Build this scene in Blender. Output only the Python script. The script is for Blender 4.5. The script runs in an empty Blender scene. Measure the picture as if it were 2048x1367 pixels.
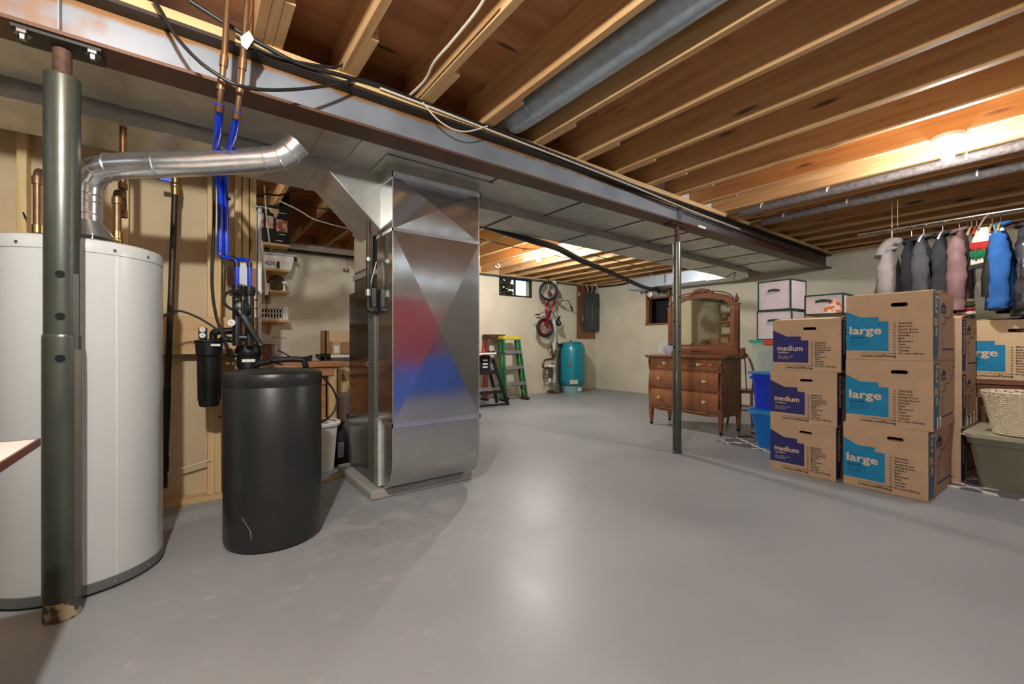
import bpy, bmesh, math, random
from mathutils import Vector as V, Matrix
from mathutils.geometry import tessellate_polygon
random.seed(11)
scene = bpy.context.scene
C = scene.collection
PI = math.pi

# ---------------------------------------------------------------- surveyed camera: turns a photo pixel + a known plane into metres
F, CX, HY, EYE = 854.0, 1024.0, 688.0, 1.05
YAW = math.atan(1141 / 854)
CA, SA = math.cos(YAW), math.sin(YAW)
def ray(px, py):
    r = (px - CX) / F
    return V((CA + r * SA, SA - r * CA, (HY - py) / F))
def at_y(px, py, y):
    d = ray(px, py); t = y / d.y
    return V((t * d.x, y, EYE + t * d.z))
def at_x(px, py, x):
    d = ray(px, py); t = x / d.x
    return V((x, t * d.y, EYE + t * d.z))
def at_z(px, py, z):
    d = ray(px, py); t = (z - EYE) / d.z
    return V((t * d.x, t * d.y, z))

# ---------------------------------------------------------------- mesh collector
def spl(pts, k=6):
    """Catmull-Rom through pts."""
    P = [V(p) for p in pts]
    if len(P) < 3: return P
    out = []
    for i in range(len(P) - 1):
        a = P[i - 1] if i else P[i] * 2 - P[i + 1]
        b, c = P[i], P[i + 1]
        d = P[i + 2] if i + 2 < len(P) else c * 2 - b
        for j in range(k):
            t = j / k
            out.append(0.5 * ((2 * b) + (c - a) * t + (2 * a - 5 * b + 4 * c - d) * t * t + (3 * b - a - 3 * c + d) * t ** 3))
    out.append(P[-1])
    return out

def fillet(pts, r=0.04, k=5):
    """Round the corners of a polyline."""
    P = [V(p) for p in pts]; out = [P[0]]
    for i in range(1, len(P) - 1):
        a, b, c = P[i - 1], P[i], P[i + 1]
        rr = min(r, (a - b).length * .45, (c - b).length * .45)
        p, q = b + (a - b).normalized() * rr, b + (c - b).normalized() * rr
        for j in range(k + 1):
            t = j / k
            out.append(p * (1 - t) ** 2 + b * 2 * t * (1 - t) + q * t * t)
    out.append(P[-1])
    return out

class MB:
    def __init__(s): s.v = []; s.f = []
    def add(s, vs, fs):
        b = len(s.v); s.v += [tuple(v) for v in vs]; s.f += [tuple(b + i for i in f) for f in fs]; return s
    def box(s, x0, x1, y0, y1, z0, z1):
        x0, x1 = sorted((x0, x1)); y0, y1 = sorted((y0, y1)); z0, z1 = sorted((z0, z1))
        return s.add([(x0,y0,z0),(x1,y0,z0),(x1,y1,z0),(x0,y1,z0),(x0,y0,z1),(x1,y0,z1),(x1,y1,z1),(x0,y1,z1)],
                     [(0,3,2,1),(4,5,6,7),(0,1,5,4),(1,2,6,5),(2,3,7,6),(3,0,4,7)])
    def bar(s, a, b, w, h, up=(0,0,1)):
        a, b = V(a), V(b); d = (b - a).normalized(); u = V(up)
        if abs(d.dot(u)) > .98: u = V((1,0,0))
        sd = d.cross(u).normalized(); u = sd.cross(d).normalized()
        vs = []
        for p in (a, b):
            for i, j in ((-1,-1),(1,-1),(1,1),(-1,1)): vs.append(p + sd * (i * w / 2) + u * (j * h / 2))
        return s.add(vs, [(0,3,2,1),(4,5,6,7),(0,1,5,4),(1,2,6,5),(2,3,7,6),(3,0,4,7)])
    def tube(s, pts, r, n=10, cap=True, closed=False, flat=None):
        P = [V(p) for p in pts]; m = len(P)
        R = r if isinstance(r, (list, tuple)) else [r] * m
        T = []
        for i in range(m):
            a = P[i - 1] if (i or closed) else P[i]; b = P[(i + 1) % m] if (i < m - 1 or closed) else P[i]
            t = (b - a); T.append(t.normalized() if t.length > 1e-9 else V((0,0,1)))
        u = T[0].orthogonal().normalized()
        if flat: u = (V(flat) - T[0] * V(flat).dot(T[0])).normalized()
        vs = []
        for i in range(m):
            u = (u - T[i] * u.dot(T[i])); u = u.normalized() if u.length > 1e-9 else T[i].orthogonal().normalized()
            w = T[i].cross(u)
            ra, rb = R[i] if isinstance(R[i], tuple) else (R[i], R[i])
            for k in range(n):
                a = 2 * PI * k / n
                vs.append(P[i] + u * (math.cos(a) * ra) + w * (math.sin(a) * rb))
        fs = []
        for i in range(m if closed else m - 1):
            j = (i + 1) % m
            for k in range(n):
                l = (k + 1) % n
                fs.append((i*n+k, i*n+l, j*n+l, j*n+k))
        if cap and not closed: fs += [tuple(range(n - 1, -1, -1)), tuple((m-1)*n + k for k in range(n))]
        return s.add(vs, fs)
    def cyl(s, a, b, r, n=24, r2=None, cap=True): return s.tube([a, b], [r, r if r2 is None else r2], n, cap)
    def lathe(s, prof, c=(0,0,0), n=40, sx=1, sy=1, cap=True, a0=0, a1=2*PI):
        full = abs(a1 - a0 - 2*PI) < 1e-6; N = n if full else n + 1
        vs = []
        for r, z in prof:
            for k in range(N):
                a = a0 + (a1 - a0) * k / n
                vs.append((c[0] + math.cos(a)*r*sx, c[1] + math.sin(a)*r*sy, c[2] + z))
        fs = []
        for i in range(len(prof) - 1):
            for k in range(n):
                l = (k + 1) % N
                fs.append((i*N+k, i*N+l, (i+1)*N+l, (i+1)*N+k))
        if cap and full: fs += [tuple(range(n-1,-1,-1)), tuple((len(prof)-1)*n+k for k in range(n))]
        return s.add(vs, fs)
    def prism(s, poly, o, u, v, w):
        """2-D polygon (counter-clockwise in u,v) at o, extruded by vector w."""
        o, u, v, w = V(o), V(u), V(v), V(w); n = len(poly)
        A = [o + u*p[0] + v*p[1] for p in poly]
        vs = A + [a + w for a in A]
        tris = tessellate_polygon([[V((p[0], p[1], 0)) for p in poly]])
        fs = [tuple(t) for t in tris] + [tuple(n + i for i in reversed(t)) for t in tris]
        fs += [(i, (i+1)%n, n+(i+1)%n, n+i) for i in range(n)]
        return s.add(vs, fs)
    def quad(s, a, b, c, d): return s.add([a,b,c,d], [(0,1,2,3)])
    def ball(s, c, r, n=14, m=10, rz=None, rx=None, ry=None):
        rz = rz or r; prof = [(max(1e-4, r*math.sin(PI*i/m)), -rz*math.cos(PI*i/m)) for i in range(m+1)]
        return s.lathe(prof, c, n, (rx or r)/r, (ry or r)/r, cap=False)
    def torus(s, c, R, r, axis=(0,0,1), n=32, m=10, sq=1):
        ax = V(axis).normalized(); u = ax.orthogonal().normalized(); w = ax.cross(u); c = V(c)
        return s.tube([c + u*(R*math.cos(2*PI*i/n)) + w*(R*math.sin(2*PI*i/n)) for i in range(n)], r, m, closed=True)
    def text(s, body, o, u, v, size=None, width=None, bold=0.0, eps=0.0006, lift=None, align='L'):
        vs, fs, W = glyphs(body, 0)
        k = size if size else width / W
        k2 = size if size else k
        if size and width: k = width / W
        o, u, v = V(o), V(u).normalized(), V(v).normalized(); nrm = u.cross(v)
        off = {'L': 0, 'C': -W*k/2, 'R': -W*k}[align]
        for i, (bx, bz) in enumerate(((0,0),(-1,0),(1,0),(0,1),(0,-1)) if bold else ((0,0),)):   # heavier strokes: the same glyph nudged each way
            s.add([o + u*((p[0] + bx*bold)*k + off) + v*((p[1] + bz*bold*.8)*k2) + nrm*(eps + i*.00002) for p in vs], fs)
        return s

_gl = {}
def glyphs(body, bold):
    key = (body, bold)
    if key in _gl: return _gl[key]
    cu = bpy.data.curves.new('t', 'FONT'); cu.body = body; cu.size = 1.0; cu.offset = bold; cu.resolution_u = 2; cu.fill_mode = 'FRONT'
    o = bpy.data.objects.new('t', cu); C.objects.link(o)
    dg = bpy.context.evaluated_depsgraph_get(); dg.update()
    me = bpy.data.meshes.new_from_object(o.evaluated_get(dg))
    vs = [tuple(x.co) for x in me.vertices]; fs = [tuple(p.vertices) for p in me.polygons]
    x0 = min(x[0] for x in vs); vs = [(a - x0, b) for a, b, c in vs]; W = max(x[0] for x in vs)
    bpy.data.objects.remove(o); bpy.data.meshes.remove(me); bpy.data.curves.remove(cu)
    _gl[key] = (vs, fs, W)
    return _gl[key]

# ---------------------------------------------------------------- objects
OFF = {}
def _mesh(name, mb, m, off, angle=35, bev=0, weld=False):
    me = bpy.data.meshes.new(name)
    me.from_pydata([tuple(V(v) - off) for v in mb.v], [], mb.f)
    me.validate(); me.update()
    for mm in (m if isinstance(m, (list, tuple)) else [m]): me.materials.append(mm)
    b = bmesh.new(); b.from_mesh(me); bmesh.ops.recalc_face_normals(b, faces=b.faces); b.to_mesh(me); b.free()
    me.shade_smooth(); me.set_sharp_from_angle(angle=math.radians(angle))
    o = bpy.data.objects.new(name, me); C.objects.link(o)
    if bev:
        md = o.modifiers.new('edge', 'BEVEL'); md.width = bev; md.segments = 2; md.limit_method = 'ANGLE'; md.angle_limit = math.radians(40); md.harden_normals = False
    return o
def tag(o, label, cat, group=None):
    o['label'] = label; o['category'] = cat
    if group: o['group'] = group
    return o
def thing(name, label, cat, loc, rz=0, group=None, world=True):
    o = bpy.data.objects.new(name, None); C.objects.link(o); o.empty_display_size = .1
    o.location = loc; o.rotation_euler = (0, 0, rz)
    OFF[o] = V(loc) if world else V((0,0,0))
    return tag(o, label, cat, group)
def part(name, mb, m, parent, label=None, **k):
    off = OFF[parent]
    o = _mesh(name, mb, m, off, **k); o.parent = parent; OFF[o] = off
    if label: o['label'] = label
    return o
def solo(name, mb, m, label, cat, group=None, **k):
    xs = [v[0] for v in mb.v]; ys = [v[1] for v in mb.v]; zs = [v[2] for v in mb.v]
    off = V(((min(xs)+max(xs))/2, (min(ys)+max(ys))/2, min(zs)))
    o = _mesh(name, mb, m, off, **k); o.location = off; OFF[o] = off
    return tag(o, label, cat, group)
def struct(name, mb, m, label=None, parent=None, cat=None, group=None, **k):
    if parent is not None: return part(name, mb, m, parent, **k)
    o = _mesh(name, mb, m, V((0,0,0)), **k); OFF[o] = V((0,0,0)); o['kind'] = 'structure'
    if label: o['label'] = label
    if cat: o['category'] = cat
    if group: o['group'] = group
    return o
def dup(root, loc, rz=0, label=None, group=None):
    r = root.copy(); C.objects.link(r); r.location = loc; r.rotation_euler = (0, 0, rz); OFF[r] = OFF.get(root, V((0,0,0)))
    if label: r['label'] = label
    if group: r['group'] = group
    def rec(a, b):
        for ch in list(a.children):
            if ch.parent is a:
                c = ch.copy(); C.objects.link(c); c.parent = b; OFF[c] = OFF.get(ch, V((0,0,0))); rec(ch, c)
    rec(root, r)
    return r

# ---------------------------------------------------------------- materials
def lin(c):
    f = lambda x: x/12.92 if x <= .04045 else ((x+.055)/1.055)**2.4
    return (*[f(x/255) for x in c], 1)
def mat(name, col, rough=.6, metal=0, var=.12, scale=6, stretch=(1,1,1), col2=None, lo=.35, hi=.65, bump=0, bscale=60, rvar=0, spec=None, coat=0, emit=None, trans=0, alpha=1, detail=4, ior=None, bstretch=None):
    m = bpy.data.materials.new(name); m.use_nodes = True; N = m.node_tree.nodes; L = m.node_tree.links
    b = N['Principled BSDF']; b.inputs['Roughness'].default_value = rough; b.inputs['Metallic'].default_value = metal
    if spec is not None: b.inputs['Specular IOR Level'].default_value = spec
    if ior: b.inputs['IOR'].default_value = ior
    if coat: b.inputs['Coat Weight'].default_value = coat; b.inputs['Coat Roughness'].default_value = .15
    if trans: b.inputs['Transmission Weight'].default_value = trans
    if alpha < 1: b.inputs['Alpha'].default_value = alpha
    tc = N.new('ShaderNodeTexCoord'); mp = N.new('ShaderNodeMapping'); mp.inputs['Scale'].default_value = stretch
    L.new(tc.outputs['Object'], mp.inputs['Vector'])
    nz = N.new('ShaderNodeTexNoise'); nz.inputs['Scale'].default_value = scale; nz.inputs['Detail'].default_value = detail
    L.new(mp.outputs['Vector'], nz.inputs['Vector'])
    rp = N.new('ShaderNodeMapRange'); rp.inputs['From Min'].default_value = lo; rp.inputs['From Max'].default_value = hi
    L.new(nz.outputs['Fac'], rp.inputs['Value'])
    mx = N.new('ShaderNodeMix'); mx.data_type = 'RGBA'
    c = lin(col)
    if col2: a, d = c, lin(col2)
    else: a = tuple(x*(1-var) for x in c[:3]) + (1,); d = tuple(min(1, x*(1+var)) for x in c[:3]) + (1,)
    mx.inputs['A'].default_value = a; mx.inputs['B'].default_value = d
    L.new(rp.outputs['Result'], mx.inputs['Factor']); L.new(mx.outputs['Result'], b.inputs['Base Color'])
    if rvar:
        r2 = N.new('ShaderNodeMapRange'); r2.inputs['From Min'].default_value = .3; r2.inputs['From Max'].default_value = .7
        r2.inputs['To Min'].default_value = max(0, rough - rvar); r2.inputs['To Max'].default_value = min(1, rough + rvar)
        L.new(nz.outputs['Fac'], r2.inputs['Value']); L.new(r2.outputs['Result'], b.inputs['Roughness'])
    if bump:
        n2 = N.new('ShaderNodeTexNoise'); n2.inputs['Scale'].default_value = bscale; n2.inputs['Detail'].default_value = 3
        if bstretch:
            m2 = N.new('ShaderNodeMapping'); m2.inputs['Scale'].default_value = bstretch; L.new(tc.outputs['Object'], m2.inputs['Vector']); L.new(m2.outputs['Vector'], n2.inputs['Vector'])
        else: L.new(tc.outputs['Object'], n2.inputs['Vector'])
        bp = N.new('ShaderNodeBump'); bp.inputs['Strength'].default_value = bump; bp.inputs['Distance'].default_value = .004
        L.new(n2.outputs['Fac'], bp.inputs['Height']); L.new(bp.outputs['Normal'], b.inputs['Normal'])
    if emit:
        b.inputs['Emission Color'].default_value = lin(emit[0]); b.inputs['Emission Strength'].default_value = emit[1]
    m['mx'] = mx.name
    return m
def nodes(m): return m.node_tree.nodes, m.node_tree.links, m.node_tree.nodes['Principled BSDF'], m.node_tree.nodes[m['mx']]

def wood(name, col, dark, grain='y', rough=.62, knots=True, fine=26, coat=0):
    """sawn or planed wood: long grain noise, rings and a few knots."""
    st = {'x': (.06,1,1), 'y': (1,.06,1), 'z': (1,1,.06)}[grain]
    m = mat(name, dark, rough, col2=col, scale=fine, stretch=st, lo=.25, hi=.62, bump=.15, bscale=fine*2, bstretch=st, detail=6, coat=coat)
    N, L, b, mx = nodes(m)
    if knots:
        tc = N.new('ShaderNodeTexCoord'); mp = N.new('ShaderNodeMapping')
        mp.inputs['Scale'].default_value = {'x': (1.5,8,8), 'y': (8,1.5,8), 'z': (8,8,1.5)}[grain]
        vo = N.new('ShaderNodeTexVoronoi'); vo.inputs['Scale'].default_value = 1.1
        L.new(tc.outputs['Object'], mp.inputs['Vector'])
        oi = N.new('ShaderNodeObjectInfo'); ad = N.new('ShaderNodeVectorMath'); ad.operation = 'ADD'
        sc = N.new('ShaderNodeVectorMath'); sc.operation = 'SCALE'; sc.inputs[0].default_value = (13, 7, 5)
        L.new(oi.outputs['Random'], sc.inputs['Scale']); L.new(mp.outputs['Vector'], ad.inputs[0]); L.new(sc.outputs['Vector'], ad.inputs[1])
        L.new(ad.outputs['Vector'], vo.inputs['Vector'])
        mr = N.new('ShaderNodeMapRange'); mr.inputs['From Min'].default_value = .07; mr.inputs['From Max'].default_value = .17; mr.inputs['To Min'].default_value = .22; mr.inputs['To Max'].default_value = 1
        L.new(vo.outputs['Distance'], mr.inputs['Value'])
        ml = N.new('ShaderNodeMix'); ml.data_type = 'RGBA'; ml.blend_type = 'MULTIPLY'; ml.inputs['Factor'].default_value = 1
        L.new(mx.outputs['Result'], ml.inputs['A']); L.new(mr.outputs['Result'], ml.inputs['B'])
        L.new(ml.outputs['Result'], b.inputs['Base Color'])
    return m

def galv(name, col=(168,172,172), rough=.3, spangle=14, rv=.1, dark=.72, metal=1):
    """galvanised sheet: voronoi spangle in colour and roughness."""
    m = mat(name, col, rough, metal, var=.06, scale=3)
    N, L, b, mx = nodes(m)
    tc = N.new('ShaderNodeTexCoord'); vo = N.new('ShaderNodeTexVoronoi'); vo.inputs['Scale'].default_value = spangle
    L.new(tc.outputs['Object'], vo.inputs['Vector'])
    sp = N.new('ShaderNodeSeparateColor'); L.new(vo.outputs['Color'], sp.inputs['Color'])
    nz = N.new('ShaderNodeTexNoise'); nz.inputs['Scale'].default_value = 2.2; nz.inputs['Detail'].default_value = 5; L.new(tc.outputs['Object'], nz.inputs['Vector'])
    mr = N.new('ShaderNodeMapRange'); mr.inputs['To Min'].default_value = dark; mr.inputs['To Max'].default_value = 1.0; L.new(sp.outputs[0], mr.inputs['Value'])
    ml = N.new('ShaderNodeMix'); ml.data_type = 'RGBA'; ml.blend_type = 'MULTIPLY'; ml.inputs['Factor'].default_value = .6
    L.new(mx.outputs['Result'], ml.inputs['A']); L.new(mr.outputs['Result'], ml.inputs['B']); L.new(ml.outputs['Result'], b.inputs['Base Color'])
    r2 = N.new('ShaderNodeMapRange'); r2.inputs['From Min'].default_value = .3; r2.inputs['From Max'].default_value = .7; r2.inputs['To Min'].default_value = rough - rv; r2.inputs['To Max'].default_value = rough + rv
    L.new(nz.outputs['Fac'], r2.inputs['Value']); L.new(r2.outputs['Result'], b.inputs['Roughness'])
    return m

M = {}
M['joist'] = wood('joist_lumber', (216,174,120), (186,136,86), 'y')
M['joistx'] = wood('plate_lumber', (216,184,130), (194,154,102), 'x', knots=False)
M['stud'] = wood('stud_lumber', (226,196,142), (205,168,112), 'z')
M['ply'] = wood('plywood_subfloor', (204,146,100), (164,106,68), 'x', fine=9)
M['oak'] = wood('oak_veneer', (138,84,50), (98,56,30), 'z', rough=.38, knots=False, fine=18, coat=.25)
M['oaky'] = wood('oak_long_grain', (140,86,52), (100,58,34), 'y', rough=.4, knots=False, fine=18, coat=.25)
M['oakf'] = wood('oak_drawer_veneer', (164,104,62), (122,72,40), 'z', rough=.36, knots=False, fine=14, coat=.3)
M['pine'] = wood('pine_board', (214,180,128), (190,150,98), 'x', knots=False)
M['bench'] = wood('bench_top_wood', (196,140,96), (160,104,66), 'x', knots=False)
M['osb'] = mat('orange_brown_board', (176,112,62), .7, col2=(206,148,92), scale=14, bump=.2)
M['drywall'] = mat('painted_tan_sheathing', (206,184,146), .75, var=.05, scale=5, bump=.12, bscale=90)
M['wall'] = mat('painted_concrete_wall', (216,208,184), .7, var=.05, scale=2.2, bump=.12, bscale=45)
M['dimwall'] = mat('dim_unseen_wall', (96,82,66), .8, var=.12, scale=4, stretch=(1,1,.2))  # unseen left wall, kept dark so it bounces less fill light
M['white'] = mat('white_paint', (232,230,222), .4, var=.03)
M['enamel'] = mat('white_enamel', (198,204,202), .28, var=.02, scale=3, coat=.2)
M['galv'] = galv('galvanised_sheet', rough=.33)
M['galvd'] = galv('galvanised_trunk_duct', (196,195,186), .36, 10, .08, metal=.6)
M['galvs'] = galv('bright_galvanised_pipe', (230,232,232), .27, 26, .06, .8, metal=.93)
M['galvm'] = galv('galvanised_return_sheet', (206,207,206), .14, 16, .04, .92, metal=.95)
M['zinc'] = galv('zinc_round_duct', (190,204,214), .4, 30, .06, metal=.65)
M['steelp'] = mat('grey_green_steel_post', (86,91,83), .34, .55, var=.1, scale=5, bump=.05)
M['chrome'] = mat('chrome', (220,220,220), .15, 1, var=.02)
M['steel'] = mat('plain_steel', (150,150,148), .35, 1, var=.1)
M['rust'] = mat('rusty_steel', (62,40,32), .7, .2, col2=(98,70,56), scale=18, bump=.3)
M['copper'] = mat('weathered_copper', (142,106,72), .45, .7, col2=(108,88,66), scale=7, rvar=.1)
M['copperd'] = mat('old_dark_copper', (104,66,44), .45, .8, col2=(140,98,64), scale=9)
M['brass'] = mat('brass', (196,160,96), .3, 1, var=.1)
M['blackpipe'] = mat('black_iron_pipe', (52,46,40), .45, .6, col2=(92,78,60), scale=8, lo=.45, hi=.75)
M['black'] = mat('black_plastic', (26,26,26), .38, var=.2, scale=10)
M['blackm'] = mat('matte_black', (18,18,18), .7, var=.2)
M['tankblk'] = mat('textured_black_polyethylene', (36,38,37), .33, var=.12, scale=5, bump=.12, bscale=420)
M['rubber'] = mat('black_rubber', (22,22,22), .6, var=.2)
M['pex'] = mat('blue_pex', (8,54,196), .25, var=.12, scale=8, coat=.3)
M['greymetal'] = mat('grey_enamelled_steel', (110,114,110), .42, .3, var=.04)
M['panelgrey'] = mat('dark_grey_panel_enamel', (72,76,74), .45, .3, var=.05)
M['paper'] = mat('white_paper', (236,236,232), .7, var=.02)
M['kraft'] = mat('kraft_cardboard', (194,162,128), .8, var=.06, scale=7, bump=.06, bscale=140)
M['kraftl'] = mat('lighter_kraft_cardboard', (214,186,144), .8, var=.05, scale=7, bump=.06, bscale=140)
M['kraftd'] = mat('kraft_inside', (168,128,92), .85, var=.06)
M['teal'] = mat('teal_blue_ink', (18,132,176), .75, var=.05, scale=20)
M['tealside'] = mat('dull_teal_ink', (70,124,142), .75, var=.05, scale=20)
M['navy'] = mat('navy_ink', (44,42,104), .75, var=.06, scale=20)
M['ink'] = mat('black_brown_ink', (52,38,34), .8, var=.1)
M['lightink'] = mat('unprinted_light_lettering', (222,196,164), .8, var=.03)
M['darkblueink'] = mat('dark_blue_ink', (14,58,104), .8, var=.05)
M['white_ink'] = mat('white_letter_ink', (236,236,232), .7, var=.02)
M['redink'] = mat('red_ink', (180,40,32), .7, var=.1)
M['bin'] = mat('royal_blue_polyethylene', (20,58,206), .34, var=.06, scale=4)
M['bin2'] = mat('cyan_blue_polyethylene', (10,116,204), .34, var=.06, scale=4)
M['binrim'] = mat('sky_blue_polyethylene', (60,150,214), .35, var=.05)
M['greenlid'] = mat('sea_green_lid', (70,178,140), .4, var=.06)
M['redclip'] = mat('orange_red_latch', (206,72,44), .4, var=.06)
M['pinknote'] = mat('pink_note', (236,108,196), .8, var=.03)
M['tote'] = mat('grey_tote_plastic', (122,116,98), .5, var=.06, scale=5)
M['totelid'] = mat('putty_tote_lid', (196,190,164), .42, var=.04)
M['wicker'] = mat('cream_wicker', (240,228,196), .6, var=.1, scale=40)
M['greentrim'] = mat('dark_green_binding', (28,62,48), .7, var=.1)
M['rimsteel'] = mat('bright_rim', (206,206,206), .25, .9, var=.03)
M['bikered'] = mat('metallic_wine_red', (132,18,42), .25, .45, var=.08, coat=.6)
M['tealtank'] = mat('teal_enamel', (10,132,146), .3, var=.05, scale=3, coat=.3)
M['tankbase'] = mat('pale_teal_base', (120,164,166), .45, var=.06)
M['green'] = mat('green_fibreglass', (20,112,66), .45, var=.1)
M['yellow'] = mat('yellow_plastic', (212,190,70), .5, var=.06)
M['redrail'] = mat('dull_red_fibreglass', (130,44,40), .5, var=.12)
M['alu'] = mat('dull_aluminium', (176,178,172), .42, .8, var=.1)
M['pvc'] = mat('grey_white_pvc', (198,196,186), .4, var=.05)
M['foam'] = mat('grey_foam_wrap', (112,102,96), .75, col2=(84,76,72), scale=40, bump=.5, bscale=60)
M['cable'] = mat('black_cable', (24,22,20), .5, var=.2)
M['romex'] = mat('off_white_cable', (214,202,178), .5, var=.06)
M['yellowcable'] = mat('yellow_cream_cable', (222,206,140), .45, var=.08)
M['porcelain'] = mat('white_porcelain', (240,238,232), .25, var=.01)
M['rugd'] = mat('grey_rug_pile', (104,102,106), .95, var=.12, scale=60, bump=.6, bscale=200)
M['rugl'] = mat('ivory_rug_pile', (226,218,202), .95, var=.08, scale=60, bump=.6, bscale=200)
# ================================================================ SETTING
XW, YW = 7.75, 7.0                      # inner faces of the right and back walls
# ---- floor: grey painted slab, scuffed near the tanks
fm = mat('grey_floor_paint', (147,153,156), .46, col2=(161,167,169), scale=1.1, lo=.3, hi=.7, detail=8, rvar=.1, bump=.12, bscale=9)
N, L, b, mx = nodes(fm)
tc = N.new('ShaderNodeTexCoord')
def zone(cx, cy, rad):
    d = N.new('ShaderNodeVectorMath'); d.operation = 'DISTANCE'; d.inputs[1].default_value = (cx, cy, 0); L.new(tc.outputs['Object'], d.inputs[0])
    r = N.new('ShaderNodeMapRange'); r.inputs['From Min'].default_value = rad; r.inputs['From Max'].default_value = rad*.3; L.new(d.outputs['Value'], r.inputs['Value'])
    return r.outputs['Result']
def spots(scale, lo, hi, st=(1,1,1), det=6):
    mp = N.new('ShaderNodeMapping'); mp.inputs['Scale'].default_value = st; L.new(tc.outputs['Object'], mp.inputs['Vector'])
    n = N.new('ShaderNodeTexNoise'); n.inputs['Scale'].default_value = scale; n.inputs['Detail'].default_value = det; L.new(mp.outputs['Vector'], n.inputs['Vector'])
    r = N.new('ShaderNodeMapRange'); r.inputs['From Min'].default_value = lo; r.inputs['From Max'].default_value = hi; L.new(n.outputs['Fac'], r.inputs['Value'])
    return r.outputs['Result']
def layer(prev, fac_a, fac_b, col, amt):
    mu = N.new('ShaderNodeMath'); mu.operation = 'MULTIPLY'; L.new(fac_a, mu.inputs[0]); L.new(fac_b, mu.inputs[1])
    m2 = N.new('ShaderNodeMath'); m2.operation = 'MULTIPLY'; m2.inputs[1].default_value = amt; L.new(mu.outputs[0], m2.inputs[0])
    x = N.new('ShaderNodeMix'); x.data_type = 'RGBA'; x.inputs['B'].default_value = lin(col)
    L.new(m2.outputs[0], x.inputs['Factor']); L.new(prev, x.inputs['A'])
    return x.outputs['Result']
o = mx.outputs['Result']
o = layer(o, zone(.35, 2.0, 1.0), spots(8, .6, .70, (1,1.25,1), 9), (196,197,198), .42)
o = layer(o, zone(.95, 2.35, .55), spots(24, .6, .66, (1,2.4,1), 8), (92,92,90), .7)
o = layer(o, zone(.95, 2.6, .9), spots(5, .5, .62), (186,188,190), .5)
o = layer(o, zone(2.1, 2.2, .9), spots(14, .58, .68, (1,3,1), 8), (126,126,128), .5)
L.new(o, b.inputs['Base Color'])
struct('floor', MB().box(-3, XW+.2, -2.2, YW+.2, -.1, 0), fm, 'grey painted concrete basement floor', cat='floor')

# ---- walls
w = MB(); wx0, wx1, wz0 = 4.914, 5.756, 2.03
w.box(1.95, wx0, YW, YW+.2, 0, 2.42); w.box(wx1, XW+.2, YW, YW+.2, 0, 2.42); w.box(wx0, wx1, YW, YW+.2, 0, wz0); w.box(wx0, wx1, YW, YW+.2, 2.405, 2.42)
struct('wall_back', w, M['wall'], 'cream painted foundation wall at the far end', cat='wall')
w = MB(); ry0, ry1, rz0, rz1 = 4.99, 5.56, 1.49, 2.19
w.box(XW, XW+.2, -2.2, ry0, 0, 2.42); w.box(XW, XW+.2, ry1, YW+.2, 0, 2.42); w.box(XW, XW+.2, ry0, ry1, 0, rz0); w.box(XW, XW+.2, ry0, ry1, rz1, 2.42)
w.box(XW+.32, XW+.36, ry0-.1, ry1+.1, rz0-.1, rz1+.1)
struct('wall_right', w, M['wall'], 'cream painted foundation wall behind the dresser and boxes', cat='wall')
struct('wall_left', MB().box(-3.15, -3, -2.2, YW, 0, 2.44), M['dimwall'], 'side wall left of the water heater', cat='wall')
struct('wall_rear', MB().box(-3, XW+.2, -2.35, -2.2, 0, 2.44), mat('rear_wall_paint', (158,152,138), .7, var=.05, scale=3), 'wall behind the viewer', cat='wall')
struct('wall_workshop', MB().box(-3, 1.95, 5.0, 5.2, 0, 2.03).box(1.75, 1.95, 5.2, YW, 0, 2.03), M['wall'], 'cream half-height wall behind the workbench', cat='wall')
struct('wall_partition', MB().box(-3, .364, 3.60, 3.615, 0, 2.40), M['drywall'], 'tan sheathed partition behind the water heater', cat='wall')
struct('ceiling', MB().box(-3, XW+.2, -2.2, YW+.2, 2.675, 2.70), M['ply'], 'plywood subfloor above the joists', cat='ceiling')
struct('trim_1', MB().box(1.95, XW+.1, YW-.06, YW+.08, 2.42, 2.445).box(1.95, XW+.1, YW, YW+.04, 2.445, 2.675), M['joistx'], 'sill plate along the top of the far wall', cat='sill plate')
struct('trim_2', MB().box(XW-.09, XW+.05, -2.2, YW, 2.42, 2.445).box(XW-.04, XW, -2.2, YW-.06, 2.445, 2.675), M['joist'], 'sill plate along the top of the right wall', cat='sill plate')
struct('trim_3', MB().box(-3, 1.95, 4.96, 5.2, 2.03, 2.07).box(-3, 1.95, 4.98, 5.1, 2.07, 2.13), mat('grey_weathered_plate', (120,112,100), .7), 'grey plate on top of the half-height wall', cat='sill plate')
# partition framing: every stud its own piece
sx = [(-1.20,'third from the heater, far left'), (-.775,'left of the tall steel post'), (-.352,'behind the heater\'s copper riser'), (.081,'left one of the pair behind the filter'), (.1195,'right one of the pair behind the filter'),
      (.236,'left one of the three at the wall end'), (.2795,'middle one of the three at the wall end'), (.3245,'right one of the three at the wall end')]
for x, t in sx:
    struct('wall_stud', MB().box(x, x+.038, 3.511, 3.60, .04, 2.40), M['stud'], 'bare pine wall stud, ' + t, cat='stud', group='studs of the partition', bev=.002)
struct('wall_plate', MB().box(-3, .364, 3.505, 3.60, 0, .038), M['joistx'], 'pine bottom plate of the partition on the floor', cat='wall plate', bev=.002)
struct('wall_plate', MB().box(-3, .364, 3.505, 3.60, 2.402, 2.44), M['joistx'], 'pine top plate of the partition under the joists', cat='wall plate', bev=.002)
solo('nailer_board', MB().box(-.62, .25, 3.49, 3.51, .985, 1.235), M['pine'], 'wide pine board nailed across the studs behind the black filter', 'board', bev=.002)
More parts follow.
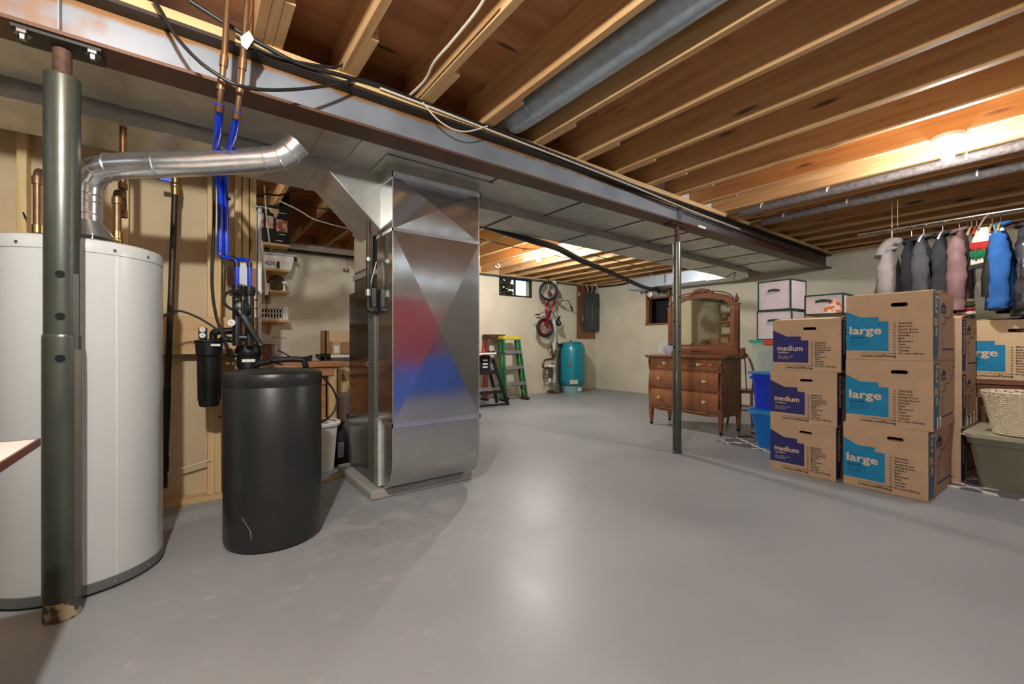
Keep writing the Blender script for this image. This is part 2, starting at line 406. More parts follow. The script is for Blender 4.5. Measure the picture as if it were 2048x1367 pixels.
struct('trim_4', MB().box(.374, .396, 3.52, 3.625, 0, 2.02), mat('chipped_white_paint', (240,239,232), .55, col2=(178,168,148), scale=22, lo=.58, hi=.68), 'chipped white corner post at the end of the partition', cat='post')

# ---- joists: one board each
SP, X0, Z0, Z1 = .4265, .648, 2.44, 2.675
ordn = ['first','second','third','fourth','fifth','sixth','seventh','eighth','ninth','tenth','eleventh','twelfth','thirteenth','fourteenth','fifteenth','sixteenth','seventeenth']
def joist(x, y0, y1, lab, grp):
    o = struct('ceiling_joist', MB().box(x, x+.038, y0, y1, Z0, Z1), M['joist'], lab, cat='joist', group=grp)
    return o
for k in range(17):
    xr = X0 + SP*k
    if xr > 7.6: break
    joist(xr-.038, -2.2, 2.46, f'near pine ceiling joist, {ordn[k]} to the right of the doubled joist', 'near ceiling joists')
    joist(xr+.001, 1.94, YW-.005, f'far pine ceiling joist lapping past the beam, {ordn[k]} right of the copper pipes', 'far ceiling joists')
joist(.222, -2.2, 2.46, 'left board of the doubled pine joist beside the copper pipes', 'near ceiling joists')
joist(.262, -2.2, 2.46, 'right board of the doubled pine joist beside the copper pipes', 'near ceiling joists')
joist(.302, 1.94, 4.9, 'pine far joist whose sawn end shows beside the doubled joist', 'far ceiling joists')
for i, x in enumerate((-.22, -.65, -1.08)):
    joist(x-.038, -2.2, 2.46, f'pine near joist left of the copper pipes, {ordn[i]} to their left', 'near ceiling joists')
    joist(x+.001, 1.94, 4.9, f'pine far joist left of the copper pipes, {ordn[i]} to their left', 'far ceiling joists')
# white foam blocks between the joists over the beam
for i, k in enumerate((6, 7, 8)):
    a = X0 + SP*k; 
    solo('foam_block', MB().box(a+.042, a+SP-.04, 2.38, 2.42, 2.442, 2.60), M['white'], f'white foam blocking between joists above the beam, {ordn[i]} of three from the left', 'foam block', 'white foam blocks above the beam')

# ---- steel beam
bm = mat('weathered_beam_steel', (128,134,140), .5, .35, col2=(152,158,165), scale=2.5, bump=.08)
N, L, b, mx = nodes(bm)
tc = N.new('ShaderNodeTexCoord'); sp = N.new('ShaderNodeSeparateXYZ'); L.new(tc.outputs['Object'], sp.inputs[0])
def rng(src, a, c, n0=0, n1=1):
    r = N.new('ShaderNodeMapRange'); r.inputs['From Min'].default_value = a; r.inputs['From Max'].default_value = c; r.inputs['To Min'].default_value = n0; r.inputs['To Max'].default_value = n1
    L.new(src, r.inputs['Value']); return r.outputs['Result']
def mth(op, a, c):
    m = N.new('ShaderNodeMath'); m.operation = op; m.use_clamp = True
    for i, s in enumerate((a, c)):
        if isinstance(s, (int, float)): m.inputs[i].default_value = s
        else: L.new(s, m.inputs[i])
    return m.outputs[0]
nz = N.new('ShaderNodeTexNoise'); nz.inputs['Scale'].default_value = 9; nz.inputs['Detail'].default_value = 8; L.new(tc.outputs['Object'], nz.inputs['Vector'])
edge = mth('ADD', rng(sp.outputs['Z'], 2.345, 2.385), rng(sp.outputs['Z'], 2.245, 2.20))
left = rng(sp.outputs['X'], .0, -.45)
fac = rng(mth('ADD', mth('MULTIPLY', edge, .42), mth('ADD', mth('MULTIPLY', left, .22), mth('MULTIPLY', nz.outputs['Fac'], .62))), .44, .66)
m1 = N.new('ShaderNodeMix'); m1.data_type = 'RGBA'; m1.inputs['B'].default_value = lin((146,104,56)); L.new(fac, m1.inputs['Factor']); L.new(mx.outputs['Result'], m1.inputs['A'])
m2 = N.new('ShaderNodeMix'); m2.data_type = 'RGBA'; m2.inputs['B'].default_value = lin((92,62,54)); L.new(rng(sp.outputs['X'], 3.85, 5.4), m2.inputs['Factor']); L.new(m1.outputs['Result'], m2.inputs['A'])
low = rng(sp.outputs['Z'], 2.216, 2.212)
m3 = N.new('ShaderNodeMix'); m3.data_type = 'RGBA'; m3.inputs['B'].default_value = lin((98,70,54)); L.new(low, m3.inputs['Factor']); L.new(m2.outputs['Result'], m3.inputs['A'])
m4 = N.new('ShaderNodeMix'); m4.data_type = 'RGBA'; m4.inputs['B'].default_value = lin((58,48,40)); L.new(rng(sp.outputs['Z'], 2.3845, 2.3858), m4.inputs['Factor']); L.new(m3.outputs['Result'], m4.inputs['A'])
L.new(m4.outputs['Result'], b.inputs['Base Color'])
w = MB(); w.box(-3, XW-.01, 2.27, 2.43, 2.198, 2.212); w.box(-3, XW-.01, 2.346, 2.354, 2.212, 2.386); w.box(-3, XW-.01, 2.27, 2.43, 2.386, 2.40)
w.box(-.405, -.40, 2.30, 2.346, 2.212, 2.386); w.box(3.752, 3.757, 2.30, 2.346, 2.212, 2.386)
struct('steel_beam', w, bm, 'long steel I-beam carrying the joists across the room', cat='beam')
solo('beam_sill', MB().box(-3, XW-.01, 2.265, 2.435, 2.40, 2.44), M['joistx'], 'pine sill board lying on top of the steel beam', 'board', bev=.002)

# ---- windows
t = struct('window_1', MB().box(wx0, wx1, YW-.012, YW+.06, wz0, wz0+.03).box(wx0, wx1, YW-.012, YW+.06, 2.375, 2.405).box(wx0, wx0+.025, YW-.012, YW+.06, wz0, 2.405).box(wx1-.025, wx1, YW-.012, YW+.06, wz0, 2.405).box(5.31, 5.335, YW-.005, YW+.05, wz0, 2.405),
    mat('dark_window_frame', (38,34,34), .4), 'small sliding basement window with dark frame near the ceiling', cat='window')
gl = mat('window_glass', (250,252,252), .02, var=0, trans=1, ior=1.45, spec=.3)
struct('window_pane', MB().box(wx0+.02, 5.32, YW+.03, YW+.034, wz0+.02, 2.39), gl, parent=t)
struct('window_pane', MB().box(5.325, wx1-.02, YW+.02, YW+.024, wz0+.02, 2.39), gl, parent=t)
struct('ground_outside', MB().box(3.5, 9, YW+.21, YW+6, 1.90, 2.0), mat('teal_green_lawn', (60,140,120), .9, var=.2), 'lawn outside the small sliding window', cat='lawn')
r = random.Random(3); bsh = MB()
for i in range(150):
    c = V((5.22 + r.uniform(-.42,.40), YW+.55+r.uniform(-.15,.2), 2.1 + r.uniform(.0,.6))); bsh.ball(c, r.uniform(.03,.075), 7, 5)
bsh.cyl((5.25,YW+.55,2.001), (5.25,YW+.55,2.3), .03, 8)
solo('bush', bsh, mat('outdoor_foliage', (70,76,34), .8, col2=(24,26,14), scale=14), 'dark bush outside the left pane of the sliding window', 'bush')
w = MB()
for a in ((XW-.012, XW+.09, ry0-.02, ry0+.04, rz0-.03, rz1), (XW-.012, XW+.09, ry1-.06, ry1+.02, rz0-.03, rz1), (XW-.02, XW+.09, ry0-.03, ry1+.03, rz0-.04, rz0), (XW-.012, XW+.09, ry0+.02, ry1-.02, 2.0, 2.04)): w.box(*a)
t = struct('window_2', w, M['oaky'], 'small wooden framed window opening, black inside', cat='window')
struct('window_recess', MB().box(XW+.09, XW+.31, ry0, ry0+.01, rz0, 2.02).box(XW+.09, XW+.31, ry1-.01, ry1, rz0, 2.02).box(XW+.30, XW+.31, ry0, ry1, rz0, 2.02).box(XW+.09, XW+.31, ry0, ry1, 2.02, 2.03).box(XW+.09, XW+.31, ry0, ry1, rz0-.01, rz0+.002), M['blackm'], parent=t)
r = random.Random(5); ins = MB()
for i in range(46): ins.ball((XW+.0 + r.uniform(-.02,.05), ry0+.07 + r.uniform(0,.42), 2.06 + r.uniform(0,.11)), r.uniform(.022,.045), 8, 6)
solo('plastic_stuffing', ins, mat('crumpled_plastic', (214,208,202), .25, col2=(120,100,90), scale=30, bump=.6, bscale=40), 'crumpled plastic stuffed in the top of the wooden window opening', 'plastic')
solo('vent_pipe', MB().lathe([(.001,0),(.062,0),(.066,.012),(.06,.02),(.05,.02),(.05,.005),(.001,.005)], (0,0,0), 28), M['galvs'], 'round silver vent end in the top corner of the wooden window', 'vent')
o = bpy.data.objects['vent_pipe']; o.location = (XW-.05, 5.44, 2.10); o.rotation_euler = (0, -PI/2, .2)

# ---- lamps: bare bulbs in porcelain holders screwed to the joists
def bulb_mat(n, col, s): return mat(n, col, .3, var=0, emit=(col, s))
def lamp(x, y, lab, bm_, hang=.135, zt=2.438):
    t = thing('bare_bulb_lamp', lab, 'lamp', (x, y, zt-.03))
    part('lamp_base', MB().lathe([(.001,zt-.028),(.05,zt-.028),(.078,zt-.022),(.082,zt-.012),(.082,zt),(.001,zt)], (x,y,0), 32), M['porcelain'], t)
    zc = zt - hang; zs = zc + .065
    part('socket', MB().lathe([(.001,zs-.005),(.022,zs-.005),(.026,zs+.02),(.034,max(zs+.03,zt-.028)),(.001,max(zs+.031,zt-.027))], (x,y,0), 24), M['porcelain'], t)
    part('bulb', MB().lathe([(.0005,zc-.034),(.013,zc-.0315),(.025,zc-.023),(.0325,zc-.009),(.033,zc+.004),(.028,zc+.021),(.019,zc+.038),(.014,zc+.052),(.013,zc+.066)], (x,y,0), 16, cap=False), bm_, t)
    return t
lb = at_z(1896, 277, 2.42)
lamp(-.30, .52, 'bare bulb lamp over the water heater side, overhead and left of the viewer', bulb_mat('warm_bulb', (250,249,246), 1180), hang=.115)
lamp(lb.x, lb.y, 'glowing bare bulb lamp on the joists above the cardboard boxes', bulb_mat('bright_bulb', (248,250,252), 350))
lamp(4.2, 4.94, 'glowing bare bulb lamp in the far half, above the floor by the ladder', bulb_mat('far_bulb', (248,250,252), 880), hang=.11)
lamp(.0, 4.35, 'added bare bulb lamp brightening the workbench, unseen behind the partition', bulb_mat('added_bench_bulb', (255,248,236), 60))  # weak fill added for the shelves; no bulb is known here

wd = bpy.data.worlds.new('World'); scene.world = wd; wd.use_nodes = True
wd.node_tree.nodes['Background'].inputs['Color'].default_value = (.80, .92, 1, 1); wd.node_tree.nodes['Background'].inputs['Strength'].default_value = .9
scene.view_settings.view_transform = 'Standard'; scene.view_settings.look = 'None'; scene.view_settings.gamma = 1; scene.view_settings.use_curve_mapping = False
scene.view_settings.exposure = 1.68
cd = bpy.data.cameras.new('Camera'); cam = bpy.data.objects.new('Camera', cd); C.objects.link(cam)
cam.location = (0, 0, EYE); cam.rotation_euler = (PI/2, 0, math.atan2(SA, CA) - PI/2)
cd.sensor_width = 36; cd.lens = 36*F/2048; cd.shift_y = (HY - 683.5)/2048; cd.clip_start = .02
scene.camera = cam
# ================================================================ LEFT: posts, heater, pipes, filter, softener
HOLE = mat('dark_hole', (8,8,8), .9)
# ---- near adjustable steel post
px_, py_ = -.402, 2.36
t = thing('jack_post', 'tall grey steel jack post in front of the white water heater', 'post', (px_, py_, 0))
rustbase = mat('flaking_post_base', (84,80,68), .5, .4, col2=(196,176,140), scale=24, lo=.46, hi=.56, bump=.5)
part('outer_tube', MB().cyl((px_,py_,0), (px_,py_,2.075), .0515, 40), M['steelp'], t, bev=.002)
part('tube_foot', MB().lathe([(.0525,0),(.054,.004),(.0535,.05),(.0522,.075)], (px_,py_,.0005), 40), rustbase, t, 'flaking rusty foot of the post')
part('lower_sleeve', MB().lathe([(.052,.07),(.0555,.08),(.0555,1.075),(.054,1.085),(.052,1.088)], (px_,py_,0), 40), M['steelp'], t)
part('screw_tube', MB().cyl((px_,py_,2.07), (px_,py_,2.185), .0275, 28), M['rust'], t, 'rusty upper tube')
part('tube_rim', MB().torus((px_,py_,2.075), .047, .005, n=36, m=8), M['rust'], t)
pl = part('top_plate', MB().box(px_-.118, px_+.118, py_-.075, py_+.05, 2.186, 2.197), mat('dark_plate', (58,58,54), .5, .4), t)
for dx in (-.092, .092):
    part('bolt', MB().lathe([(.001,-.03),(.011,-.03),(.013,-.012),(.024,-.012),(.024,0),(.001,0)], (px_+dx, py_-.05, 2.186), 6), M['steel'], t)
a = math.atan2(-(SA), -(CA)) # towards the viewer
fx, fy = math.cos(math.atan2(-py_, -px_)), math.sin(math.atan2(-py_, -px_))
sxv = V((-fy, fx, 0))
holes = MB()
for (hx, hz, rr) in ((126,548,.013),(126,632,.013),(126,716,.014)):
    p = at_y(hx, hz, py_-.05); zz = p.z
    c = V((px_,py_,zz)) + V((fx,fy,0))*.0545 + sxv*(-.006)
    if hz > 700: c += V((fx,fy,0))*.0025
    hm = MB().cyl(c - V((fx,fy,0))*.01, c + V((fx,fy,0))*.0015, rr, 20)
    part('hole', hm, HOLE, t)
rv = V((SA,-CA,0))
c = V((px_,py_,0)) + rv*.052
part('side_rail', MB().bar(c + V((0,0,.03)), c + V((0,0,1.32)), .012, .014, (1,0,0)), M['steelp'], t)
part('side_strip', MB().bar(c + rv*.008 + V((0,0,.08)), c + rv*.008 + V((0,0,1.03)), .008, .018, (1,0,0)), mat('brown_grey_strip', (98,92,80), .5, .4), t)
c = V((px_,py_,1.07)) - rv*.045
part('height_pin', MB().cyl(c, c - rv*.028, .008, 14), M['rust'], t)
# ---- far post
qx, qy = 3.754, 2.351
t = thing('jack_post', 'slim steel jack post standing free between the furnace and the dresser', 'post', (qx, qy, 0))
part('outer_tube', MB().cyl((qx,qy,0), (qx,qy,2.035), .0385, 32), mat('dull_far_post', (112,110,100), .32, .6, var=.1), t, bev=.002)
part('lower_sleeve', MB().lathe([(.039,.0),(.0405,.003),(.0405,.78),(.039,.785)], (qx,qy,0), 32), M['steelp'], t)
part('screw_tube', MB().cyl((qx,qy,2.03), (qx,qy,2.186), .021, 24), M['rust'], t)
part('top_plate', MB().box(qx-.15, qx+.15, qy-.05, qy+.05, 2.186, 2.197), M['rust'], t)
part('base_collar', MB().lathe([(.041,0),(.048,.002),(.046,.014),(.041,.018)], (qx,qy,0), 32), M['steelp'], t)
fx, fy = -qx/math.hypot(qx,qy), -qy/math.hypot(qx,qy); sxv = V((-fy, fx, 0))
for dz, s in ((1.50,1),(1.27,-1),(1.22,1),(1.02,-1),(.98,1)):
    n_ = (V((fx,fy,0))*.75 + sxv*(.66*s)).normalized(); c = V((qx,qy,dz)) + n_*.0385
    part('hole', MB().cyl(c - n_*.01, c + n_*.001, .010, 14), HOLE, t)

# ---- water heater
hx, hy, hr = -.405, 2.752, .288
t = thing('water_heater', 'tall white cylindrical water heater behind the near steel post', 'water heater', (hx, hy, 0))
part('jacket', MB().lathe([(hr-.004,.05),(hr,.055),(hr,1.44)], (hx,hy,0), 72, cap=False), M['enamel'], t)
part('top_cap', MB().lathe([(hr+.001,1.432),(hr+.003,1.434),(hr+.003,1.468),(hr-.004,1.486),(hr-.03,1.495),(.001,1.502)], (hx,hy,0), 72, cap=False), M['enamel'], t)
part('base_ring', MB().lathe([(hr-.012,.012),(hr+.003,.014),(hr+.003,.052),(hr-.004,.056)], (hx,hy,0), 72, cap=False), M['greymetal'], t, 'grey base ring')
part('foot_plinth', MB().lathe([(hr-.03,0),(hr-.03,.02)], (hx,hy,0), 48), M['blackm'], t)
for ang in (-62, -35, -95, -120):
    a = math.radians(ang); c = V((hx+math.cos(a)*(hr+.003), hy+math.sin(a)*(hr+.003), 1.452)); n_ = V((math.cos(a), math.sin(a), 0))
    part('screw', MB().cyl(c, c + n_*.004, .006, 10), M['chrome'], t)
    c.z = .034
    part('screw', MB().cyl(c, c + n_*.004, .005, 10), M['chrome'], t)
part('seam', MB().bar((hx+math.cos(-1.05)*(hr+.0005), hy+math.sin(-1.05)*(hr+.0005), .056), (hx+math.cos(-1.05)*(hr+.0005), hy+math.sin(-1.05)*(hr+.0005), 1.432), .003, .002, (1,0,0)), M['white'], t)
part('draft_hood', MB().lathe([(.115,1.535),(.10,1.55),(.068,1.60),(.0575,1.615)], (hx+.012,hy,0), 36, cap=False), M['galvs'], t, 'galvanised draft hood on top')
for ang in (20, 110, 200, 290):
    a = math.radians(ang); hl = MB().bar((hx+.012+math.cos(a)*.105, hy+math.sin(a)*.105, 1.49), (hx+.012+math.cos(a)*.105, hy+math.sin(a)*.105, 1.545), .015, .003); part('hood_leg', hl, M['galvs'], t)
for lab, c in (('nipple', (-.295,2.83)), ('nipple', (-.575,2.90))):
    part(lab, MB().lathe([(.001,1.488),(.036,1.488),(.034,1.50),(.022,1.505),(.022,1.535),(.024,1.54),(.024,1.56),(.017,1.565),(.001,1.565)], (c[0],c[1],0), 20), M['brass'], t)

# ---- flue
fr = .0575
bx, by = hx+.012, hy
elb = [V((bx,by,1.60)), V((bx,by,1.735)), V((bx+.008,by-.006,1.795)), V((bx+.042,by-.032,1.848)), V((bx+.095,by-.07,1.868)), V((bx+.18,by-.128,1.877)), at_y(400,327,2.53), at_y(535,319,2.39), at_y(560,315,2.365), at_y(580,304,2.345), at_y(596,288,2.33)]
t = thing('flue_pipe', 'shiny galvanised flue pipe elbowing across above the water heater', 'flue', (bx, by, 1.60))
part('pipe_run', MB().tube(elb, fr, 40, cap=False), M['galvs'], t, angle=14)
part('end_sleeve', MB().tube([elb[-2].lerp(elb[-1],.75), elb[-1]], fr+.003, 40, cap=False), M['galvs'], t)
def ringat(i, d, w=.006, extra=.004):
    p = elb[i]; return MB().torus(p, fr+.001, extra, d, 36, 8)
for i in (1,2,3,4,7,8,9):
    d = (elb[i+1]-elb[i-1]).normalized(); part('crimp_ring', ringat(i, d), M['galvs'], t)
mid = elb[5].lerp(elb[6], .32); part('crimp_ring', MB().torus(mid, fr+.0005, .0035, (elb[6]-elb[5]).normalized(), 36, 8), M['galvs'], t)
for z_ in (1.645, 1.70): part('crimp_ring', MB().torus((bx,by,z_), fr, .003, (0,0,1), 36, 8), M['galvs'], t)

# ---- copper risers at the heater
t = thing('copper_pipe', 'short copper riser with an elbow left of the near steel post', 'pipe', (-.575,2.90,1.56))
part('pipe', MB().tube(fillet([(-.575,2.90,1.56),(-.575,2.90,1.86),(-.575,3.25,1.88)], .05), .0145, 14), M['copper'], t)
part('fitting', MB().cyl((-.575,2.90,1.79), (-.575,2.90,1.825), .019, 16), M['copper'], t)
part('fitting', MB().cyl((-.575,2.90,1.565), (-.575,2.90,1.60), .019, 16), M['brass'], t)
t = thing('copper_pipe', 'short copper riser with a rounded elbow on the right of the water heater', 'pipe', (-.295,2.83,1.56))
part('pipe', MB().tube(fillet([(-.295,2.83,1.56),(-.295,2.83,1.80),(-.285,2.92,1.80),(-.285,2.95,1.74)], .05), .0165, 16), M['copper'], t)
part('fitting', MB().cyl((-.295,2.83,1.735), (-.295,2.83,1.765), .021, 18), M['copper'], t)
part('fitting', MB().cyl((-.295,2.83,1.565), (-.295,2.83,1.60), .021, 18), M['brass'], t)
t = thing('copper_pipe', 'dark copper pipe dropping from the duct behind the flue to the water heater', 'pipe', (-.285,2.95,1.70))
part('pipe', MB().cyl((-.285,2.95,1.70), (-.285,2.95,2.232), .0145, 16), M['copperd'], t)
part('fitting', MB().cyl((-.285,2.95,1.845), (-.285,2.95,1.875), .019, 16), M['copper'], t)
part('pressure_band', MB().cyl((-.285,2.95,1.70), (-.285,2.95,1.735), .019, 16), M['copperd'], t)

# ---- black gas pipe by the studs
g0 = at_y(327,975,3.40); g1 = at_y(350,385,3.40)
t = thing('gas_pipe', 'black iron pipe leaning upright between the water heater and the black filter', 'pipe', g0)
part('pipe', MB().cyl(g0, g1, .0165, 16), M['blackpipe'], t)
part('foam_sleeve', MB().cyl(g0 + (g1-g0)*.05, g0 + (g1-g0)*.34, .0195, 16), M['rubber'], t, 'black sleeve on the lower half')
part('coupling', MB().cyl(g0 + (g1-g0)*.055, g0 + (g1-g0)*.10, .024, 16), M['blackpipe'], t)
part('end_cap', MB().cyl(g0, g0 + (g1-g0)*.04, .021, 16), M['blackpipe'], t)
vb = part('valve_body', MB().cyl(g1 - V((0,0,.015)), g1 + V((.001,0,.095)), .021, 16).ball(g1 + V((0,0,.045)), .026, 14, 10), M['brass'], t, 'brass shut-off valve')
part('valve_handle', MB().box(g1.x-.075, g1.x-.012, g1.y-.055, g1.y-.03, g1.z+.045, g1.z+.075), M['pex'], vb, 'blue handle', bev=.004)
g2 = at_y(352,290,3.40); g3 = at_y(440,302,3.37)
part('elbow_run', MB().tube(fillet([g1 + V((0,0,.09)), V((g1.x+.002, 3.40, g2.z)), g3 + V((.3,0,0))], .05), .0165, 16), M['copperd'], t)
part('elbow', MB().tube(fillet([V((g1.x, 3.40, g2.z-.05)), V((g1.x+.002, 3.40, g2.z)), V((g1.x+.055,3.40,g2.z-.001))], .05), .0225, 16), M['blackpipe'], t)

# ---- copper supply pipes past the beam into blue pex
def cup(pts, r, lab, sy, blue_pts):
    P = [at_y(*p[:2], p[2]) for p in pts]
    t = thing('supply_pipe', lab, 'pipe', P[-1])
    part('pipe', MB().tube(P, r, 16), M['copper'], t)
    for f in sy:
        i = f; part('fitting', MB().cyl(P[i] - (P[i+1]-P[i]).normalized()*.0, P[i] + (P[i+1]-P[i]).normalized()*.045, r+.004, 16), M['copper'], t)
    B = [at_y(*p[:2], p[2]) for p in blue_pts]
    part('blue_sleeve', MB().tube(fillet([P[-1] + (P[-2]-P[-1]).normalized()*.02] + B, .06), r+.004, 16), M['pex'], t, 'blue plastic pipe continuing below the copper')
    part('clamp', MB().cyl(P[-1] - (P[-1]-P[-2]).normalized()*.012, P[-1] + (P[-1]-P[-2]).normalized()*.012, r+.0065, 16), M['copperd'], t)
    return P, B
P1, B1 = cup([(458,-40,2.16),(453,30,2.16),(449,112,2.16),(444,158,2.17),(441,185,2.18),(439,216,2.22)], .0115, 'left of two copper pipes passing in front of the beam into blue pipe', (2,3),
    [(436,260,2.32),(432,295,2.45),(434,345,2.95),(440,375,3.05),(441,432,3.08),(440,505,3.09)])
P2, B2 = cup([(497,-40,2.16),(492,30,2.16),(486,118,2.16),(482,168,2.17),(478,196,2.18),(474,231,2.22)], .0115, 'right of two copper pipes passing in front of the beam, with a paper tag', (2,3),
    [(466,275,2.34),(457,300,2.45),(450,345,2.95),(450,380,3.07),(452,432,3.10),(453,512,3.11)])
pt = [at_y(x,y,2.14) for x,y in ((481,74),(498,61),(508,78),(500,90),(494,99),(483,90))]
tg = MB(); tg.add([tuple(p) for p in pt] + [tuple(p + V((0,.0015,.0))) for p in pt], [(0,1,2,3,4,5),(11,10,9,8,7,6)])
for a, c in ((0,1),(1,2),(2,3),(3,4),(4,5),(5,0)): tg.f.append((a, c, c+6, a+6))
solo('paper_tag', tg, M['paper'], 'curled white paper tag tied to the right copper pipe in front of the beam', 'tag')
# blue manifold into the softener
t = thing('blue_manifold', 'bright blue pipe manifold dropping to the black softener valve', 'pipe', B1[-1])
ml = at_y(440,512,3.09); mr = at_y(453,516,3.11)
v1 = at_y(474,518,3.06); v2 = at_y(499,520,3.05); v1b = at_y(474,572,3.06); v2b = at_y(499,575,3.05)
part('left_run', MB().tube(fillet([B1[-1] + V((0,0,.02)), ml, v1, v1b], .035), .0125, 16), M['pex'], t)
part('right_run', MB().tube(fillet([B2[-1] + V((0,0,.02)), mr + V((0,.015,0)), v2, v2b], .035), .0125, 16), M['pex'], t)
for p, q in ((ml, ml + V((.03,0,-.0))), (v1 + V((0,0,-.015)), v1 + V((0,0,-.045))), (v2 + V((0,0,-.015)), v2 + V((0,0,-.045))), (B1[-1] + V((0,0,.03)), B1[-1] + V((0,0,.0))), (v1 + V((-.03,.01,0)), v1 + V((-.006,.003,0)))):
    part('black_ring', MB().cyl(p, q, .0155, 16), M['black'], t)
part('branch_stub', MB().cyl(B1[3] + V((.03,-.005,-.06)), B1[3] + V((.05,-.012,-.06)), .009, 12), M['black'], t)

# ---- cartridge filter
cx_, cy_ = .083, 3.20
t = thing('water_filter', 'black cartridge water filter hanging left of the softener valve', 'water filter', (cx_, cy_, .68))
part('bowl', MB().lathe([(.001,.672),(.046,.672),(.053,.682),(.058,.96),(.060,.99)], (cx_,cy_,0), 32), M['black'], t)
ribs = MB()
for i in range(8):
    a = 2*PI*i/8 + .2; ribs.bar((cx_+math.cos(a)*.056, cy_+math.sin(a)*.056, .71), (cx_+math.cos(a)*.0605, cy_+math.sin(a)*.0605, .97), .008, .006, (math.cos(a), math.sin(a), 0))
part('bowl_rib', ribs, M['black'], t)
part('cap_ring', MB().lathe([(.058,.975),(.067,.985),(.071,1.06),(.078,1.065),(.078,1.072),(.06,1.078),(.001,1.082)], (cx_,cy_,0), 36), M['black'], t)
part('label', MB().box(cx_+.005, cx_+.052, cy_-.0795, cy_-.077, 1.038, 1.052), M['paper'], t, 'small white label')
part('gauge_plate', MB().box(cx_-.055, cx_-.01, cy_-.02, cy_-.008, 1.08, 1.15), M['panelgrey'], t, bev=.008)
def gauge(par, c, r, n=(-.1,-1,0)):
    n = V(n).normalized(); c = V(c)
    g = part('gauge', MB().cyl(c, c + n*.018, r, 28), M['chrome'], par, 'white dial gauge')
    part('dial', MB().cyl(c + n*.0185, c + n*.0195, r*.88, 28), M['paper'], g)
    u = n.cross(V((0,0,1))); part('needle', MB().bar(c + n*.0202 - u*r*.4 - V((0,0,r*.3)), c + n*.0202 + u*r*.45 + V((0,0,r*.35)), .0025, .0012, n), M['black'], g)
gauge(t, (cx_-.033, cy_-.022, 1.138), .0165); gauge(t, (cx_-.033, cy_-.022, 1.103), .0165)
# elbow from the filter to the softener
part('outlet_elbow', MB().tube(fillet([(cx_+.02,cy_,1.075),(cx_+.02,cy_,1.128),(.215,cy_-.03,1.135)], .045), .021, 18), M['black'], t)
part('inlet_stub', MB().tube(fillet([(cx_+.055,cy_-.01,1.07),(cx_+.07,cy_-.02,1.085),(.205,cy_-.03,1.075)], .02), .019, 18), M['black'], t)

# ---- softener valve head on its resin tank
vx, vy = .285, 3.16
t = thing('water_softener', 'black softener valve head standing on a tank behind the brine tub', 'water softener', (vx, vy, 0))
part('resin_tank', MB().lathe([(.001,0),(.105,0),(.11,.01),(.11,.78),(.095,.86),(.06,.90),(.05,.915)], (vx,vy,0), 36), M['tankblk'], t)
part('valve_neck', MB().lathe([(.05,.90),(.066,.905),(.066,.965),(.07,.97),(.076,.99),(.076,1.015),(.066,1.04),(.045,1.052),(.001,1.056)], (vx,vy,0), 36), M['black'], t)
for a in [2*PI*i/10 for i in range(10)]: part('flange_bolt', MB().cyl((vx+math.cos(a)*.058, vy+math.sin(a)*.058, 1.035), (vx+math.cos(a)*.058, vy+math.sin(a)*.058, 1.056), .005, 8), M['steel'], t)
part('valve_label', MB().box(vx-.042, vx+.028, vy-.0685, vy-.0665, .94, .957), M['paper'], t, 'white label on the valve')
c1 = V((v1.x, v1.y, 0)); c2 = V((v2.x, v2.y, 0))
for c, zt in ((c1, 1.405), (c2, 1.40)):
    part('port_tower', MB().lathe([(.024,1.04),(.025,1.33),(.022,1.345),(.030,1.348),(.032,1.372),(.027,1.376),(.027,zt-.012),(.030,zt-.01),(.030,zt),(.014,zt+.004)], c, 24), M['black'], t)
for z_ in (1.09, 1.30): part('port_bridge', MB().tube([c1 + V((0,0,z_)), c2 + V((0,0,z_))], .021, 16), M['black'], t)
kn = c1 + V((.02,-.045,1.265))
part('bypass_knob', MB().lathe([(.001,0),(.04,0),(.044,.006),(.044,.02),(.036,.026),(.001,.028)], (0,0,0), 28), M['black'], t)
o = bpy.data.objects['bypass_knob']; o.location = (0,0,0)
mw = Matrix.Translation(kn - OFF[t]) @ Matrix.Rotation(PI/2, 4, 'X')
for v in o.data.vertices: v.co = mw @ (v.co + OFF[t])
part('knob_grip', MB().bar(kn + V((0,-.03,-.045)), kn + V((0,-.03,.045)), .012, .02, (0,1,0)), M['black'], t, bev=.003)
for i,(dx,dz) in enumerate(((.075,.02),(.075,-.03),(.075,-.09),(.0,.035),(.0,.01))):
    c = V((v2.x+.028 if i < 3 else v1.x-.012, v2.y-.01 if i < 3 else v1.y-.03, 1.30+dz)); part('clip_pin', MB().cyl(c, c + V((.012,-.008,0)), .005, 8), M['chrome'], t)
gq = at_y(463,645,3.035); gauge(t, gq, .0215)
part('gauge_stem', MB().cyl(gq, (c1.x,c1.y,gq.z-.005), .012, 12), M['black'], t)
part('lever', MB().bar((.205,vy-.06,1.055), (.228,vy-.065,1.085), .014, .008), M['chrome'], t, bev=.003)
part('side_port', MB().tube(fillet([(vx-.06,vy-.03,.985),(vx-.105,vy-.03,.985),(vx-.115,vy-.03,1.0)], .01), .012, 12), M['black'], t)
